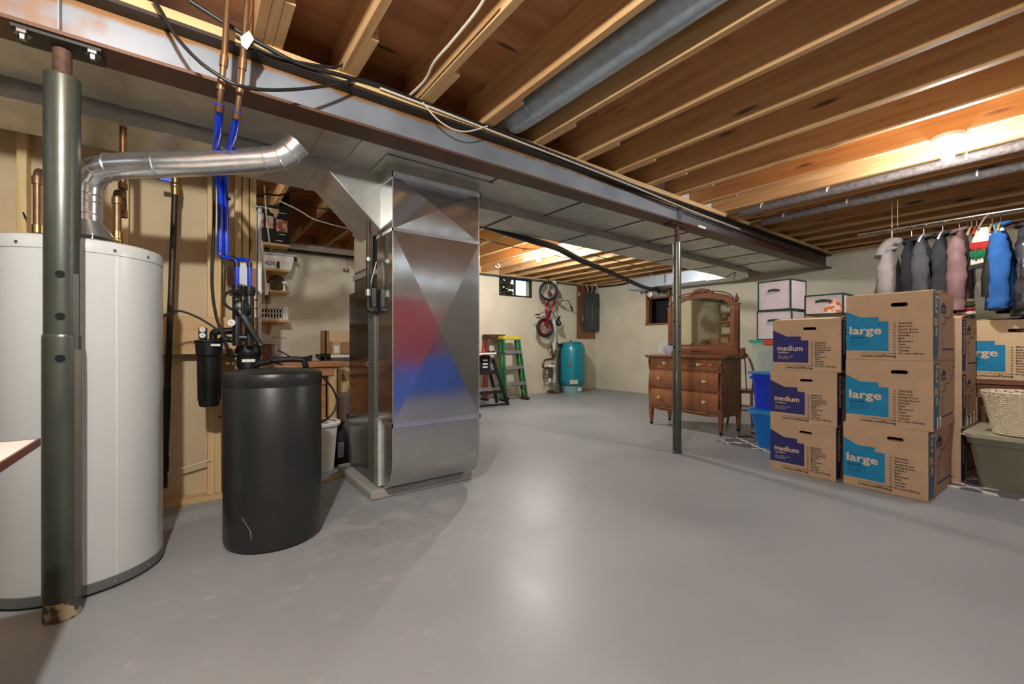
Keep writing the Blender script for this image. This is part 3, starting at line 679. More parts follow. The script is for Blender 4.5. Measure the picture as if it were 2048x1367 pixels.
# strap wrench hung on the towers
wc = at_y(470,600,2.99)
t = thing('filter_wrench', 'black ring wrench with ribbed handle hanging on the softener pipes', 'wrench', wc)
part('ring', MB().torus(wc, .058, .0065, (.25,-1,.05), 40, 8), M['black'], t)
tt = MB()
for i in range(26):
    a = 2*PI*i/26; u = V((1,.25,0)).normalized(); w_ = V((0,0,1)); p = wc + u*math.cos(a)*.053 + w_*math.sin(a)*.053; tt.ball(p, .006, 6, 4)
part('ring_teeth', tt, M['black'], t)
h0 = at_y(490,636,2.98); h1 = at_y(508,668,2.975); h2 = at_y(520,688,2.97)
part('handle', MB().tube([wc + V((.02,.0,-.056)), h0, h1, h2, h2 + (h2-h1)*.25], [(.008,.016),(.007,.022),(.007,.018),(.007,.014),(.007,.009)], 12, flat=(0,-1,0)), M['black'], t)
part('hang_hole', MB().cyl(h2 + V((0,-.012,0)), h2 + V((0,.0,0)), .006, 12), M['chrome'], t)

# ---- brine tub
tx, ty, tr = .362, 2.672, .238
t = thing('brine_tank', 'black textured brine tub standing right of the water heater', 'tank', (tx, ty, 0))
part('tub', MB().lathe([(.001,0),(tr-.022,0),(tr-.008,.006),(tr,.03),(tr,.865),(tr-.002,.868)], (tx,ty,0), 72), M['tankblk'], t)
part('lid', MB().lathe([(tr+.001,.83),(tr+.002,.832),(tr+.002,.885),(tr-.004,.897),(tr-.02,.905),(.1,.918),(.001,.921)], (tx,ty,0), 72, cap=False), M['tankblk'], t)
lp = at_z(570,731,.922)
part('lid_label', MB().box(lp.x-.06, lp.x+.05, lp.y-.02, lp.y+.012, .912, .9165), mat('lid_sticker', (150,146,116), .5), t, 'small pale sticker on the lid')
part('scuff', MB().tube([(tx-.165,ty-.17,.19),(tx-.132,ty-.199,.125),(tx-.128,ty-.2015,.08)], .0025, 6), mat('pale_scuff', (120,124,118), .6), t, 'pale scuff near the foot')
# hoses
hm_ = lambda pts, r, lab: solo('hose', MB().tube(spl(pts, 8), r, 10), M['rubber'], lab, 'hose')
hm_([at_y(432,240,2.6),at_y(428,345,2.98),at_y(428,440,3.05),at_y(424,560,3.06),at_y(431,625,3.05),at_y(446,672,3.03),at_y(458,702,3.04)], .0085, 'black hose dropping beside the blue pipes to the softener valve')
part('hose_nut', MB().cyl(at_y(457,698,3.04), at_y(462,712,3.05), .015, 8), M['black'], bpy.data.objects['hose'])
hm_([at_y(318,638,2.93),at_y(338,626,3.05),at_y(362,622,3.08),at_y(395,634,3.08),at_y(425,652,3.06),at_y(450,670,3.04),at_y(472,690,3.05)], .006, 'thin black tube arching from behind the water heater to the softener')
hm_([at_y(628,742,2.78),at_y(652,760,2.80),at_y(668,782,2.82),at_y(674,802,2.83),at_y(668,822,2.82),at_y(656,836,2.80),at_y(640,845,2.74)], .006, 'thin black tube looping out on the right side of the brine tub')
hm_([at_y(520,690,3.0),at_y(535,706,3.0),at_y(545,722,2.95),at_z(556,727,.925),at_z(566,729,.925)], .0045, 'thin black tube running from the softener over the brine lid')
hm_([at_y(515,727,3.05),at_y(560,719,3.0),at_y(596,718,2.98),at_y(608,722,2.97),at_y(612,735,2.93)], .018, 'thick black drain hose lying behind the brine lid')
# manual sleeve on the studs
solo('plastic_sleeve', MB().box(.258,.332,3.498,3.508,1.445,1.612), mat('white_plastic_sleeve', (226,230,240), .15, var=.02), 'white instruction sleeve pinned behind the two short blue pipes', 'paper sleeve')
solo('scrap_board', MB().box(.19,.36,3.500,3.509,1.42,1.585), M['oak'], 'small brown backing board behind the white instruction sleeve', 'board')
for i, (x, z, l, lab) in enumerate(((-.745,1.76,.05,'bent dark nail in the stud left of the steel post'), (-.33,1.60,.045,'dark nail in the stud right of the copper riser'))):
    solo('nail', MB().tube([(x,3.512,z),(x+.004,3.47,z+.01),(x+.02,3.45,z-.025)], .0035, 6), M['blackm'], lab, 'nail')
for z, xx, lab in ((.56,.17,'upper dark rod stub sticking out of the double stud beside the brine tub'),(.43,.19,'lower brown rod stub on the double stud beside the brine tub')):
    solo('rod_stub', MB().cyl((xx-.03,3.50,z), (xx+.08,3.46,z), .005, 8), M['copperd'], lab, 'rod')
solo('wall_cable', MB().tube(spl([(-.6,3.53,.15),(-.3,3.505,.19),(-.05,3.503,.245),(.10,3.503,.275)], 6), .006, 8), M['romex'], 'off-white cable running low across the partition studs', 'cable')

# ---- work table corner at lower left
ex, ey, ez = -.362, 1.825, .774
t = thing('work_table', 'white topped table with brown edge at the lower left', 'table', (-1.0, 1.2, 0))
part('tabletop', MB().box(-1.75, ex, .55, ey, ez-.02, ez), M['white'], t)
part('edge_band', MB().box(ex, ex+.006, .55, ey+.006, ez-.021, ez+.0005).box(-1.75, ex, ey, ey+.006, ez-.021, ez+.0005), mat('brown_edge_band', (120,52,36), .4), t, 'brown edge band')
part('side_panel', MB().box(-.45, -.43, .62, 1.72, 0, ez-.02), M['white'], t)
part('side_panel', MB().box(-1.70, -1.68, .62, 1.72, 0, ez-.02), M['white'], t)
part('back_panel', MB().box(-1.68, -.45, 1.70, 1.72, .08, ez-.02), M['white'], t)
# ================================================================ FURNACE AND DUCTS
t = thing('concrete_pad', 'low grey concrete pad under the furnace', 'pad', (1.36, 3.25, 0))
part('slab', MB().box(.955, 1.75, 2.85, 3.68, 0, .062), mat('bare_concrete', (168,166,160), .8, var=.08, scale=9, bump=.3), t, bev=.012)
fx0, fx1 = 1.03, 1.70
t = thing('furnace', 'furnace cabinet of grey and shiny sheet metal behind the return duct', 'furnace', (1.36, 3.25, .062))
part('casing', MB().box(fx0, fx1, 3.126, 3.60, .063, 1.46), galv('dark_shiny_casing', (120,122,118), .16, 6, .05, .9), t, bev=.003)
part('front_panel', MB().box(fx0-.004, fx1+.004, 2.985, 3.126, .063, 1.30), M['greymetal'], t, 'grey enamelled front strip', bev=.003)
part('panel_joint', MB().box(fx0-.006, fx0, 2.986, 3.127, .905, .908), M['blackm'], t)
part('filter_slot', MB().box(fx0-.008, fx0+.02, 2.90, 2.985, .07, .53), M['galvd'], t, bev=.003)
part('filter_edge', MB().box(fx0-.01, fx0+.012, 2.892, 2.912, .075, .51), mat('whitewashed_edge', (196,204,198), .6, var=.1, scale=30), t, 'whitish filter edge')
for z_ in (.13,.21,.33,.45): part('rivet', MB().cyl((fx0-.012,2.902,z_), (fx0-.009,2.902,z_), .004, 8), M['chrome'], t)
part('screw', MB().cyl((fx0-.004,3.06,.945), (fx0-.009,3.06,.945), .006, 8), M['chrome'], t)
part('latch', MB().box(fx0-.012, fx0, 3.125, 3.145, .89, .925), M['chrome'], t)
part('supply_plenum', MB().box(1.05, 1.68, 3.10, 3.53, 1.46, 2.16), galv('plenum_sheet', (150,154,152), .3, 10, .08), t, bev=.003)
part('lined_panel', MB().box(1.044, 1.05, 3.12, 3.52, 1.62, 1.90), mat('cream_duct_board', (198,190,168), .7, col2=(176,164,140), scale=30, stretch=(1,1,.1)), t, 'cream board panel on the plenum side')
part('plenum_band', MB().box(1.04, 1.69, 3.09, 3.54, 1.56, 1.60).box(1.04, 1.69, 3.09, 3.54, 1.92, 1.95), M['galvd'], t)
part('control_box', MB().box(fx0-.035, fx0-.004, 2.94, 3.03, 1.27, 1.44), M['panelgrey'], t, bev=.004)
part('gas_inlet', MB().cyl((fx0-.03,2.955,1.29), (fx0-.005,2.955,1.29), .026, 20), M['black'], t)
# gas line to the furnace
gx = .975
t = thing('gas_line', 'dark iron gas line dropping past the ducts into the furnace', 'pipe', (gx, 2.965, 1.29))
A_ = [V((gx-.02,3.40,2.30)), V((gx-.02,3.40,2.165)), V((gx-.01,3.16,2.14)), V((gx,2.965,2.13)), V((gx,2.965,1.30)), V((gx+.04,2.955,1.285))]
part('pipe', MB().tube(fillet([V((gx,2.965,2.10)), V((gx,2.965,1.29)), V((gx+.045,2.955,1.285))], .05), .0135, 16), M['blackpipe'], t)
part('copper_run', MB().tube(fillet([V((gx-.02,3.36,2.34)), V((gx-.02,3.36,2.24)), V((gx-.01,3.10,2.13)), V((gx,2.965,2.13)), V((gx,2.965,2.08))], .04), .0125, 16), M['copper'], t, 'copper offset at the top')
for p, q in (((gx,2.965,2.0),(gx,2.965,2.04)), ((gx,2.965,1.385),(gx,2.965,1.43)), ((gx,2.965,1.625),(gx,2.965,1.65))): part('union', MB().cyl(p, q, .020, 16), M['alu'], t)
part('elbow', MB().tube(fillet([V((gx,2.965,1.345)), V((gx,2.965,1.287)), V((gx+.05,2.955,1.285))], .045), .0195, 16), M['blackpipe'], t)
solo('thermostat_wire', MB().tube(spl([(1.02,2.93,1.62),(1.0,2.95,1.52),(.995,2.985,1.46),(1.0,2.985,1.42)], 6), .003, 6), M['paper'], 'thin white wire looping beside the furnace gas line', 'wire')

# ---- return drop with curved boot
ry_, rx0, rx1, rb = 2.68, 1.04, 1.70, 2.975
t = thing('return_duct', 'tall shiny sheet metal return drop with a curved boot at the floor', 'duct', ((rx0+rx1)/2, ry_, .08))
def crossbreak(z0, z1, dome=.014):
    m = MB(); c = ((rx0+rx1)/2, ry_-dome, (z0+z1)/2)
    a, b_, d, e = (rx0,ry_,z0), (rx1,ry_,z0), (rx1,ry_,z1), (rx0,ry_,z1)
    for p, q in ((a,b_),(b_,d),(d,e),(e,a)): m.add([p, q, c], [(0,1,2)])
    m.box(rx0, rx1, ry_+.0005, rb, z0, z1); return m
part('upper_panel', crossbreak(1.80, 2.16), M['galvm'], t, angle=.3)
part('main_panel', crossbreak(.52, 1.79), M['galvm'], t, angle=.3)
part('top_collar', MB().box(rx0-.002, rx1+.002, ry_-.002, rb, 2.16, 2.236), M['galvd'], t)
part('top_flange', MB().box(rx0-.07, rx1+.07, ry_-.09, rb+.02, 2.226, 2.232), M['galvd'], t)
for z_, h in ((2.135,.035), (1.785,.022), (.505,.03)):
    part('drive_band', MB().box(rx0-.006, rx1+.008, ry_-.009, ry_, z_, z_+h).box(rx0-.006, rx0, ry_-.009, rb, z_, z_+h).box(rx1, rx1+.008, ry_-.009, rb, z_, z_+h), M['galvs'], t)
# boot: profile in (y,z) extruded in x
prof = [(ry_,.505)] + [(ry_ + .14*(1-math.cos(a*PI/2/8)), .30 - .215*math.sin(a*PI/2/8)) for a in range(9)] + [(2.90,.085),(2.90,.505)]
part('boot', MB().prism([(p[0], p[1]) for p in prof], (rx0,0,0), (0,1,0), (0,0,1), (rx1-rx0,0,0)), galv('boot_sheet', (196,196,190), .25, 14, .05, .95, metal=.9), t, angle=50)
for x_ in (rx0-.001, rx1+.001): part('boot_seam', MB().tube([(x_, p[0]-.001, p[1]) for p in prof[:10]], .004, 6), M['galvs'], t)
for x_ in (rx0+.005, rx1-.005):
    for z_ in (2.15, 1.797): part('corner_rivet', MB().cyl((x_,ry_-.009,z_), (x_,ry_-.012,z_), .008, 12), M['galvs'], t)
for x_ in (rx0, rx1): part('corner_bead', MB().tube([(x_,ry_,.52),(x_,ry_,2.16)], .0035, 6), M['galvs'], t)

# ---- trunk ducts behind the beam
yb = lambda x: 2.875 + .038*x
ZA, ZB = 2.235, 2.162
def trunk(name, lab, x0, x1, y0, y1, z0, z1, m):
    mb = MB(); a = [(x0,y0(x0)),(x1,y0(x1)),(x1,y1(x1)),(x0,y1(x0))]
    mb.prism(a, (0,0,z0), (1,0,0), (0,1,0), (0,0,z1-z0))
    t = thing(name, lab, 'duct', ((x0+x1)/2, y0((x0+x1)/2), z0)); part('sheet', mb, m, t); return t
front = lambda x: 2.445
tA = trunk('return_air_duct', 'wide flat sheet metal trunk duct running just behind the beam', -3, 7.70, front, yb, ZA, 2.41, M['galvd'])
def seamx(t, xs, y0, y1, z, w=.012, m=None, wide=()):
    for x in xs:
        ww = .032 if x in wide else w
        part('seam', MB().box(x-ww/2, x+ww/2, y0(x)+.004, y1(x)-.002, z-.006, z+.001), m or M['galvd'], t)
seam_d = mat('dark_seam', (60,60,56), .5, .5)
xa = [at_z(*p, ZA).x for p in ((233,150),(640,283),(700,316))]
seamx(tA, xa, front, yb, ZA, m=M['galvd'], wide=xa)
xa = [at_z(*p, ZA).x for p in ((983,362),(1118,420),(1243,452),(1350,470),(1395,478),(1440,492),(1500,508),(1550,520))]
seamx(tA, xa, front, yb, ZA, .010, seam_d)
lines = MB()
for dy in (.14,.28,.42): lines.box(1.9, 3.4, 2.445+dy, 2.451+dy, ZA-.002, ZA)
part('rib_line', lines, M['galvs'], tA)
yB = lambda x: yb(x) + .004
yC = lambda x: 3.33 + .03*x
mbb = MB().prism([(-3,ZB),(.71,ZB),(1.05,1.83),(1.05,2.41),(-3,2.41)], (0,2.905,0), (1,0,0), (0,0,1), (0,.435,0))
tB = thing('supply_air_duct', 'lower trunk duct on the left with an angled drop into the furnace', 'duct', (-1, 3.1, ZB)); part('sheet', mbb, M['galvd'], tB)
for p in ((335,270),(640,342)):
    x = at_z(*p, ZB).x; part('seam', MB().box(x-.016, x+.016, 2.90, 3.342, ZB-.005, ZB+.24), M['galvd'], tB)
part('elbow_lip', MB().tube([(.71,2.904,ZB),(1.05,2.904,1.83)], .004, 6), M['galvs'], tB)
tB2 = trunk('supply_air_duct', 'lower trunk duct right of the furnace running toward the right wall', 1.68, 6.62, yB, yC, ZB, 2.41, M['galvd'])
xb = [at_z(*p, ZB).x for p in ((985,447),(1125,482),(1225,502),(1300,525),(1375,540))]
seamx(tB2, xb, yB, yC, ZB, .010, seam_d)
# end fitting turning into the cross duct
poly = [(6.62,yB(6.62)+.01),(6.95,3.14),(7.35,3.30),(7.60,3.55),(7.62,3.9),(7.2,3.9),(7.2,3.6),(6.62,yC(6.62))]
t = thing('duct_fitting', 'rounded end fitting where the lower trunk turns along the right wall', 'duct', (7.1,3.5,ZB)); part('sheet', MB().prism(poly, (0,0,ZB), (1,0,0), (0,1,0), (0,0,.23)), M['galvd'], t)
part('seam', MB().bar((6.7,3.2,ZB-.003), (7.5,3.62,ZB-.003), .012, .006).bar((6.7,3.2,ZB-.003), (7.3,3.75,ZB-.003), .012, .006), seam_d, t)
t = thing('cross_duct', 'bright rectangular duct along the right wall above the wooden window', 'duct', (7.4,4.7,2.17))
part('sheet', MB().box(7.2,7.62,3.905,5.60,2.17,2.385), mat('bright_duct_sheet', (206,216,226), .4, .75, var=.05), t, bev=.003)
part('band', MB().box(7.192,7.625,4.74,4.775,2.162,2.39).box(7.192,7.625,3.90,3.95,2.162,2.39), M['galvs'], t)
part('end_lip', MB().box(7.19,7.63,5.585,5.605,2.16,2.39), M['galvs'], t)
part('hanger_strap', MB().box(7.195,7.20,5.05,5.075,2.385,2.67), M['galvs'], t)
# ---- round duct in the near joist bay
t = thing('round_duct', 'grey round duct tucked between two joists over the beam', 'duct', (1.72, 1.0, 2.47))
part('pipe', MB().tube(spl([(1.70,-2.15,2.545),(1.70,1.2,2.545),(1.70,2.1,2.545),(1.705,2.27,2.56),(1.71,2.36,2.62),(1.71,2.40,2.66)], 6), .104, 36, cap=False), M['zinc'], t, angle=60)
part('joint_ring', MB().torus((1.70,2.02,2.545), .1045, .002, (0,1,0), 40, 6), M['galvs'], t)
# ---- foam wrapped pipes under the right joists
for x, lab, dz in ((4.535,'upper of two grey foam wrapped pipes under the joists, nearer the lamp',0), (5.06,'lower of two grey foam wrapped pipes under the joists, nearer the clothes rod',0)):
    t = thing('wrapped_pipe', lab, 'pipe', (x, 1.0, 2.38), group='foam wrapped pipes under the joists')
    part('foam_wrap', MB().cyl((x,-2.15,2.415), (x,2.12,2.405), .038, 20), M['foam'], t)
    part('pipe_end', MB().cyl((x,2.12,2.405), (x,2.42,2.405), .012, 12), M['copper'], t)
    for y in (.5,1.35,1.9): part('tape', MB().cyl((x,y,2.412), (x,y+.012,2.412), .0395, 20), M['paper'], t)
# ---- black wrapped line sagging to the right wall
pts = [V((2.15,3.52,2.235)), at_y(1062,465,3.47), at_y(1115,497,3.70), at_y(1160,520,3.90), at_y(1215,542,4.20), at_y(1285,573,4.68), V((7.25,5.02,2.125)), V((7.66,5.20,2.13))]
pts[1].z = min(pts[1].z, 2.14)
solo('wrapped_line', MB().tube(spl(pts, 6), .033, 14), M['rubber'], 'thick black wrapped line sagging from the duct to the wooden window', 'pipe')
solo('copper_tube', MB().tube(spl([p + V((-.028,-.036,.030)) for p in pts[1:5]], 6), .008, 8), M['romex'], 'thin pale tube strapped along the thick black wrapped line', 'tube')
# ---- cables
def cab(pts, r, m, lab, k=8): return solo('cable', MB().tube(spl(pts, k), r, 8), m, lab, 'cable')
Y_ = 2.235
cab([at_y(x,y,yy) for x,y,yy in ((300,-14,2.20),(322,22,2.19),(352,72,2.17),(392,117,2.14),(430,146,2.12),(470,168,2.11),(520,179,2.13),(585,179,2.17),(650,172,2.21),(700,162,2.245),(722,158,2.255),(790,181,2.26),(850,206,2.26))], .0075, M['cable'], 'black cable sagging in front of the beam past the copper pipes')
cab([at_y(x,y,2.255) for x,y in ((380,2),(450,46),(520,86),(600,128),(690,152),(780,180),(900,226),(1000,262),(1100,302),(1200,342),(1300,384),(1420,432),(1500,462),(1600,500))], .009, M['cable'], 'black cable bundle laid along the top edge of the beam')
cab([at_y(x,y,2.25) for x,y in ((470,70),(540,108),(620,128),(676,133),(688,126),(692,136))], .006, M['cable'], 'short black cable looping up to a joist above the beam')
cab([at_y(x,y,2.25) for x,y in ((760,176),(860,214),(1000,268),(1160,330),(1260,370),(1380,420),(1480,458))], .006, M['romex'], 'pale cable laid along the sill board on the beam')
cab([at_y(x,y,2.24) for x,y in ((845,204),(868,232),(890,250),(915,261),(940,262),(975,252))], .0045, M['romex'], 'thin pale cable drooping in front of the beam web')
cab([at_z(x,y,2.45) for x,y in ((980,-20),(955,20),(925,58),(898,90),(868,125),(850,160),(818,192))], .007, M['romex'], 'off-white cable stapled along the third near joist')
cab([at_y(x,y,2.26) for x,y in ((1180,340),(1260,372),(1330,398),(1400,424),(1460,446))], .007, M['cable'], 'second black cable on the beam edge near the slim post')
cab([at_y(x,y,3.02) for x,y in ((1092,433),(1115,446),(1150,456),(1190,464),(1215,463))], .005, M['romex'], 'pale cable drooping between the two trunk ducts')
solo('cable_staple_box', MB().box(3.985,4.12,2.262,2.27,2.202,2.225), M['paper'], 'small white sticker on the lower beam flange near the slim post', 'sticker')
# ================================================================ WORKSHOP behind the partition
struct('wall_rim', MB().box(-3, 1.95, YW, YW+.2, 0, 2.675), M['joist'], 'dark rim boards closing the joists above the half-height wall', cat='wall')
solo('wall_pipe', MB().cyl((-2.9,4.93,2.06), (1.72,4.93,2.075), .032, 20), M['pvc'], 'fat pale pipe running along the top of the half-height wall', 'pipe')
solo('wall_pipe', MB().cyl((-2.9,4.95,2.015), (1.72,4.95,2.03), .014, 14), M['blackpipe'], 'thin dark pipe under the fat pale pipe on the half-height wall', 'pipe')
solo('ceiling_wire', MB().tube(spl([at_z(x,y,2.41) for x,y in ((560,402),(597,420),(625,437),(650,445),(680,453),(712,459))], 6), .007, 8), M['romex'], 'pale cable hanging under the joists behind the furnace elbow', 'cable')
solo('ceiling_wire', MB().tube(spl([at_y(x,y,4.3) for x,y in ((470,398),(517,392),(530,388),(560,390),(592,381))], 6), .008, 8), M['cable'], 'black cable crossing above the workshop shelves', 'cable')
solo('ceiling_wire', MB().tube(spl([at_z(x,y,2.43) for x,y in ((575,404),(620,413),(664,420))], 6), .006, 8), M['cable'], 'thin dark wire under the joists behind the furnace elbow', 'cable')
t = thing('pull_chain_box', 'small brown switch box hanging on a string in front of the half-height wall', 'switch', (1.374,4.93,1.862))
part('box', MB().box(1.345,1.403,4.92,4.94,1.862,1.892), mat('brown_switch', (70,58,46), .5), t, bev=.002)
part('button', MB().box(1.362,1.38,4.916,4.921,1.872,1.884), M['paper'], t)
part('string', MB().cyl((1.385,4.93,1.892), (1.385,4.93,2.04), .002, 6), M['ink'], t)
part('string', MB().cyl((1.38,4.93,1.45), (1.38,4.93,1.862), .0015, 6), M['romex'], t)
# shelves
shx0, shx1 = -.25, .78
for z, lab in ((2.04,'topmost'), (1.79,'second from the top'), (1.58,'third from the top'), (1.29,'lowest')):
    t = thing('wall_shelf', f'pine wall shelf in the workshop, {lab} of four', 'shelf', ((shx0+shx1)/2, 4.86, z-.022), group='pine workshop shelves')
    part('shelf_board', MB().box(shx0, shx1, 4.74, 4.995, z-.024, z), M['pine'], t, bev=.002)
    part('bracket', MB().prism([(0,0),(.2,0),(0,-.12)], (.62,4.995,z-.024), (0,-1,0), (0,0,1), (.02,0,0)), M['pine'], t)
# tool carton on the top shelf
t = thing('tool_carton', 'tall black printed tool carton on the topmost workshop shelf', 'box', (.64,4.82,2.04))
part('carton', MB().box(.47,.785,4.79,4.98,2.042,2.42).box(.725,.785,4.79,4.98,2.42,2.56).box(.47,.725,4.93,4.98,2.42,2.44), M['blackm'], t)
kb = mat('tool_photo_print', (150,60,48), .6, col2=(196,176,160), scale=22, lo=.4, hi=.6)
part('photo_print', MB().box(.665,.765,4.788,4.7895,2.17,2.29), kb, t); part('photo_print', MB().box(.575,.64,4.788,4.7895,2.19,2.31), kb, t); part('photo_print', MB().box(.49,.555,4.788,4.7895,2.19,2.33), kb, t)
part('torn_patch', MB().prism([(0,0),(.09,.0),(.075,-.07),(.055,-.10),(.04,-.05),(.01,-.04)], (.60,4.7885,2.39), (1,0,0), (0,0,1), (0,.001,0)), M['kraft'], t)
part('white_print', MB().text('CRAFTSMAN', (.475,4.788,2.375), (1,0,0), (0,0,1), width=.15, bold=.02).box(.69,.745,4.787,4.788,2.14,2.147).box(.66,.72,4.787,4.788,2.075,2.082).box(.68,.76,4.787,4.788,2.355,2.36), M['white_ink'], t)
# tub marked LIGHT
t = thing('plastic_tub', 'clear plastic tub with dark letters on the second workshop shelf', 'tub', (.62,4.86,1.79))
part('tub', MB().prism([(0,0),(.42,0),(.45,.14),(-.03,.14)], (.375,4.76,1.792), (1,0,0), (0,0,1), (0,.2,0)), mat('cloudy_tub', (214,212,206), .3, col2=(232,230,226), scale=12), t, bev=.006)
part('lid_rim', MB().box(.335,.84,4.748,4.975,1.93,1.945), mat('cloudy_rim', (190,194,196), .3), t, bev=.004)
part('clip', MB().prism([(0,0),(.03,-.012),(.035,-.05),(.02,-.05)], (.815,4.75,1.94), (1,0,0), (0,0,1), (0,.06,0)), M['blackm'], t)
part('letters', MB().text('LIGHT', (.672,4.759,1.825), (-1,0,0), (0,0,1), size=.06, bold=.01, eps=-.0008).box(.665,.69,4.758,4.759,1.80,1.865), M['ink'], t)
# round thing and knob
t = thing('round_tin', 'round brown tin standing on edge on the third workshop shelf', 'tin', (.672,4.82,1.58))
part('tin', MB().cyl((.672,4.80,1.66), (.672,4.86,1.66), .078, 30), M['ink'], t)
part('tin_face', MB().cyl((.672,4.799,1.66), (.672,4.80,1.66), .066, 30), mat('brown_mesh', (92,70,40), .7, col2=(60,46,30), scale=50), t)
t = thing('door_knob_set', 'small white knob on a post beside the round brown tin', 'knob', (.735,4.81,1.58))
part('stem', MB().cyl((.735,4.81,1.581), (.735,4.81,1.655), .012, 14), M['porcelain'], t)
part('knob', MB().ball((.74,4.81,1.668), .026, 16, 10, rz=.018), M['porcelain'], t)
solo('mug', MB().lathe([(.001,0),(.03,0),(.033,.01),(.033,.07),(.03,.07),(.028,.01),(.001,.01)], (.60,4.83,1.581), 20), M['pvc'], 'small pale cup left of the round brown tin', 'cup')
# basket
t = thing('plastic_basket', 'white slatted plastic basket on the lowest workshop shelf', 'basket', (.60,4.85,1.29))
wb = M['white']
bm_ = MB(); bx0, bx1 = .40, .765
for z0, z1 in ((1.292,1.312),(1.348,1.358),(1.395,1.43)): bm_.box(bx0, bx1, 4.755, 4.762, z0, z1)
for i in range(15):
    x = bx0 + i*(bx1-bx0-.008)/14; bm_.box(x, x+.010, 4.755, 4.762, 1.30, 1.41)
bm_.box(bx1-.045, bx1, 4.754, 4.763, 1.292, 1.43); bm_.box(bx1-.007, bx1, 4.755, 4.97, 1.292, 1.43); bm_.box(bx0, bx0+.007, 4.755, 4.97, 1.292, 1.43); bm_.box(bx0, bx1, 4.963, 4.97, 1.292, 1.43); bm_.box(bx0, bx1, 4.76, 4.965, 1.292, 1.297); bm_.box(bx0-.01, bx1+.015, 4.748, 4.975, 1.43, 1.437)
part('basket_body', bm_, wb, t)
part('contents', MB().box(bx0+.02, bx1-.05, 4.785, 4.95, 1.298, 1.40), mat('dark_red_contents', (64,20,26), .8, col2=(20,18,24), scale=30), t)
# long thin rods hanging at the wall end
for i, (pts, m, r, lab) in enumerate((([(529,372),(533,430),(539,486)], 'alu', .006, 'long thin metal rod hanging beside the tool carton'), ([(524,480),(528,530),(533,590),(534,632)], 'pvc', .007, 'pale caulking rod with black tip hanging left of the workshop shelves'), ([(523,500),(526,560),(531,590)], 'alu', .005, 'second thin rod beside the pale one left of the workshop shelves'))):
    P = [at_y(x, y, 4.45) for x, y in pts]
    if i == 1:
        t = thing('hanging_rod', lab, 'rod', P[-1]); part('rod', MB().tube(spl(P[:3], 6), r, 10), M[m], t); part('cap', MB().cyl(P[2], P[2] + V((0,0,.075)), .012, 12), M['paper'], t); part('black_tip', MB().cyl(P[2] - V((0,0,.04)), P[2], .008, 12, r2=.013), M['black'], t); part('wire_end', MB().cyl(P[3], P[2] - V((0,0,.04)), .004, 8), M['copperd'], t)
    else: solo('hanging_rod', MB().tube(spl(P, 6), r, 10), M[m], lab, 'rod')
# bench
t = thing('workbench', 'wooden workbench behind the black brine tub', 'workbench', (.2, 4.35, 0))
part('bench_top', MB().prism([(-1.6,0),(1.165,0),(1.205,.06),(1.03,.62),(-1.6,.62)], (0,4.16,.842), (1,0,0), (0,1,0), (0,0,.04)), M['bench'], t, bev=.004)
part('back_panel', MB().box(-1.5, 1.02, 4.62, 4.64, .04, .84), M['osb'], t, 'orange brown board panel')
for x, y in ((-1.5,4.22),(1.02,4.22),(-1.5,4.68),(1.0,4.68)): part('leg', MB().box(x, x+.07, y, y+.05, 0, .842), M['stud'], t)
part('apron', MB().box(-1.5, 1.06, 4.20, 4.22, .76, .842), M['bench'], t)
part('lower_shelf', MB().box(-1.5, 1.08, 4.22, 4.66, .30, .32), M['osb'], t)
part('front_panel', MB().box(-1.4, 1.0, 4.26, 4.28, .04, .74), M['osb'], t)
part('drawer_gap', MB().box(.88, 1.0, 4.252, 4.262, .665, .675), M['ink'], t)
# things on the bench
t = thing('bar_clamp', 'small steel bar clamp standing on the workbench', 'clamp', (.578,4.2,.882))
part('bar', MB().box(.574,.59,4.195,4.205,.883,1.03), M['steel'], t); part('screw', MB().cyl((.578,4.2,1.02), (.578,4.2,1.125), .006, 10), M['chrome'], t); part('t_handle', MB().cyl((.55,4.2,1.112), (.66,4.2,1.102), .0035, 8), M['steel'], t)
part('jaw', MB().box(.562,.598,4.185,4.215,.883,.95), mat('blue_grey_jaw', (84,98,120), .4, .5), t, bev=.004)
t = thing('wood_drum', 'reddish brown wooden drum standing on the workbench behind the softener', 'drum', (.53,4.26,.882))
part('drum', MB().cyl((.53,4.26,.883), (.53,4.26,1.05), .047, 28), mat('reddish_wood', (164,92,62), .5, col2=(128,66,44), scale=10, stretch=(1,1,.1)), t, bev=.006)
part('band', MB().torus((.53,4.26,1.045), .046, .004, n=28, m=6), M['blackm'], t)
part('band', MB().torus((.53,4.26,.915), .047, .003, n=28, m=6), M['blackm'], t)
solo('bench_hose', MB().tube(spl([(.60,4.25,1.0),(.66,4.25,.965),(.72,4.25,.925),(.75,4.25,.905)], 6), .006, 8), M['cable'], 'short black hose curving down onto the workbench', 'hose')
solo('hand_plane', MB().prism([(0,0),(.32,0),(.33,.05),(.32,.06),(.30,.05),(0,.02)], (.62,4.55,.883), (1,0,0), (0,0,1), (0,.05,0)), M['blackm'], 'long black tool lying at the back of the workbench', 'tool')
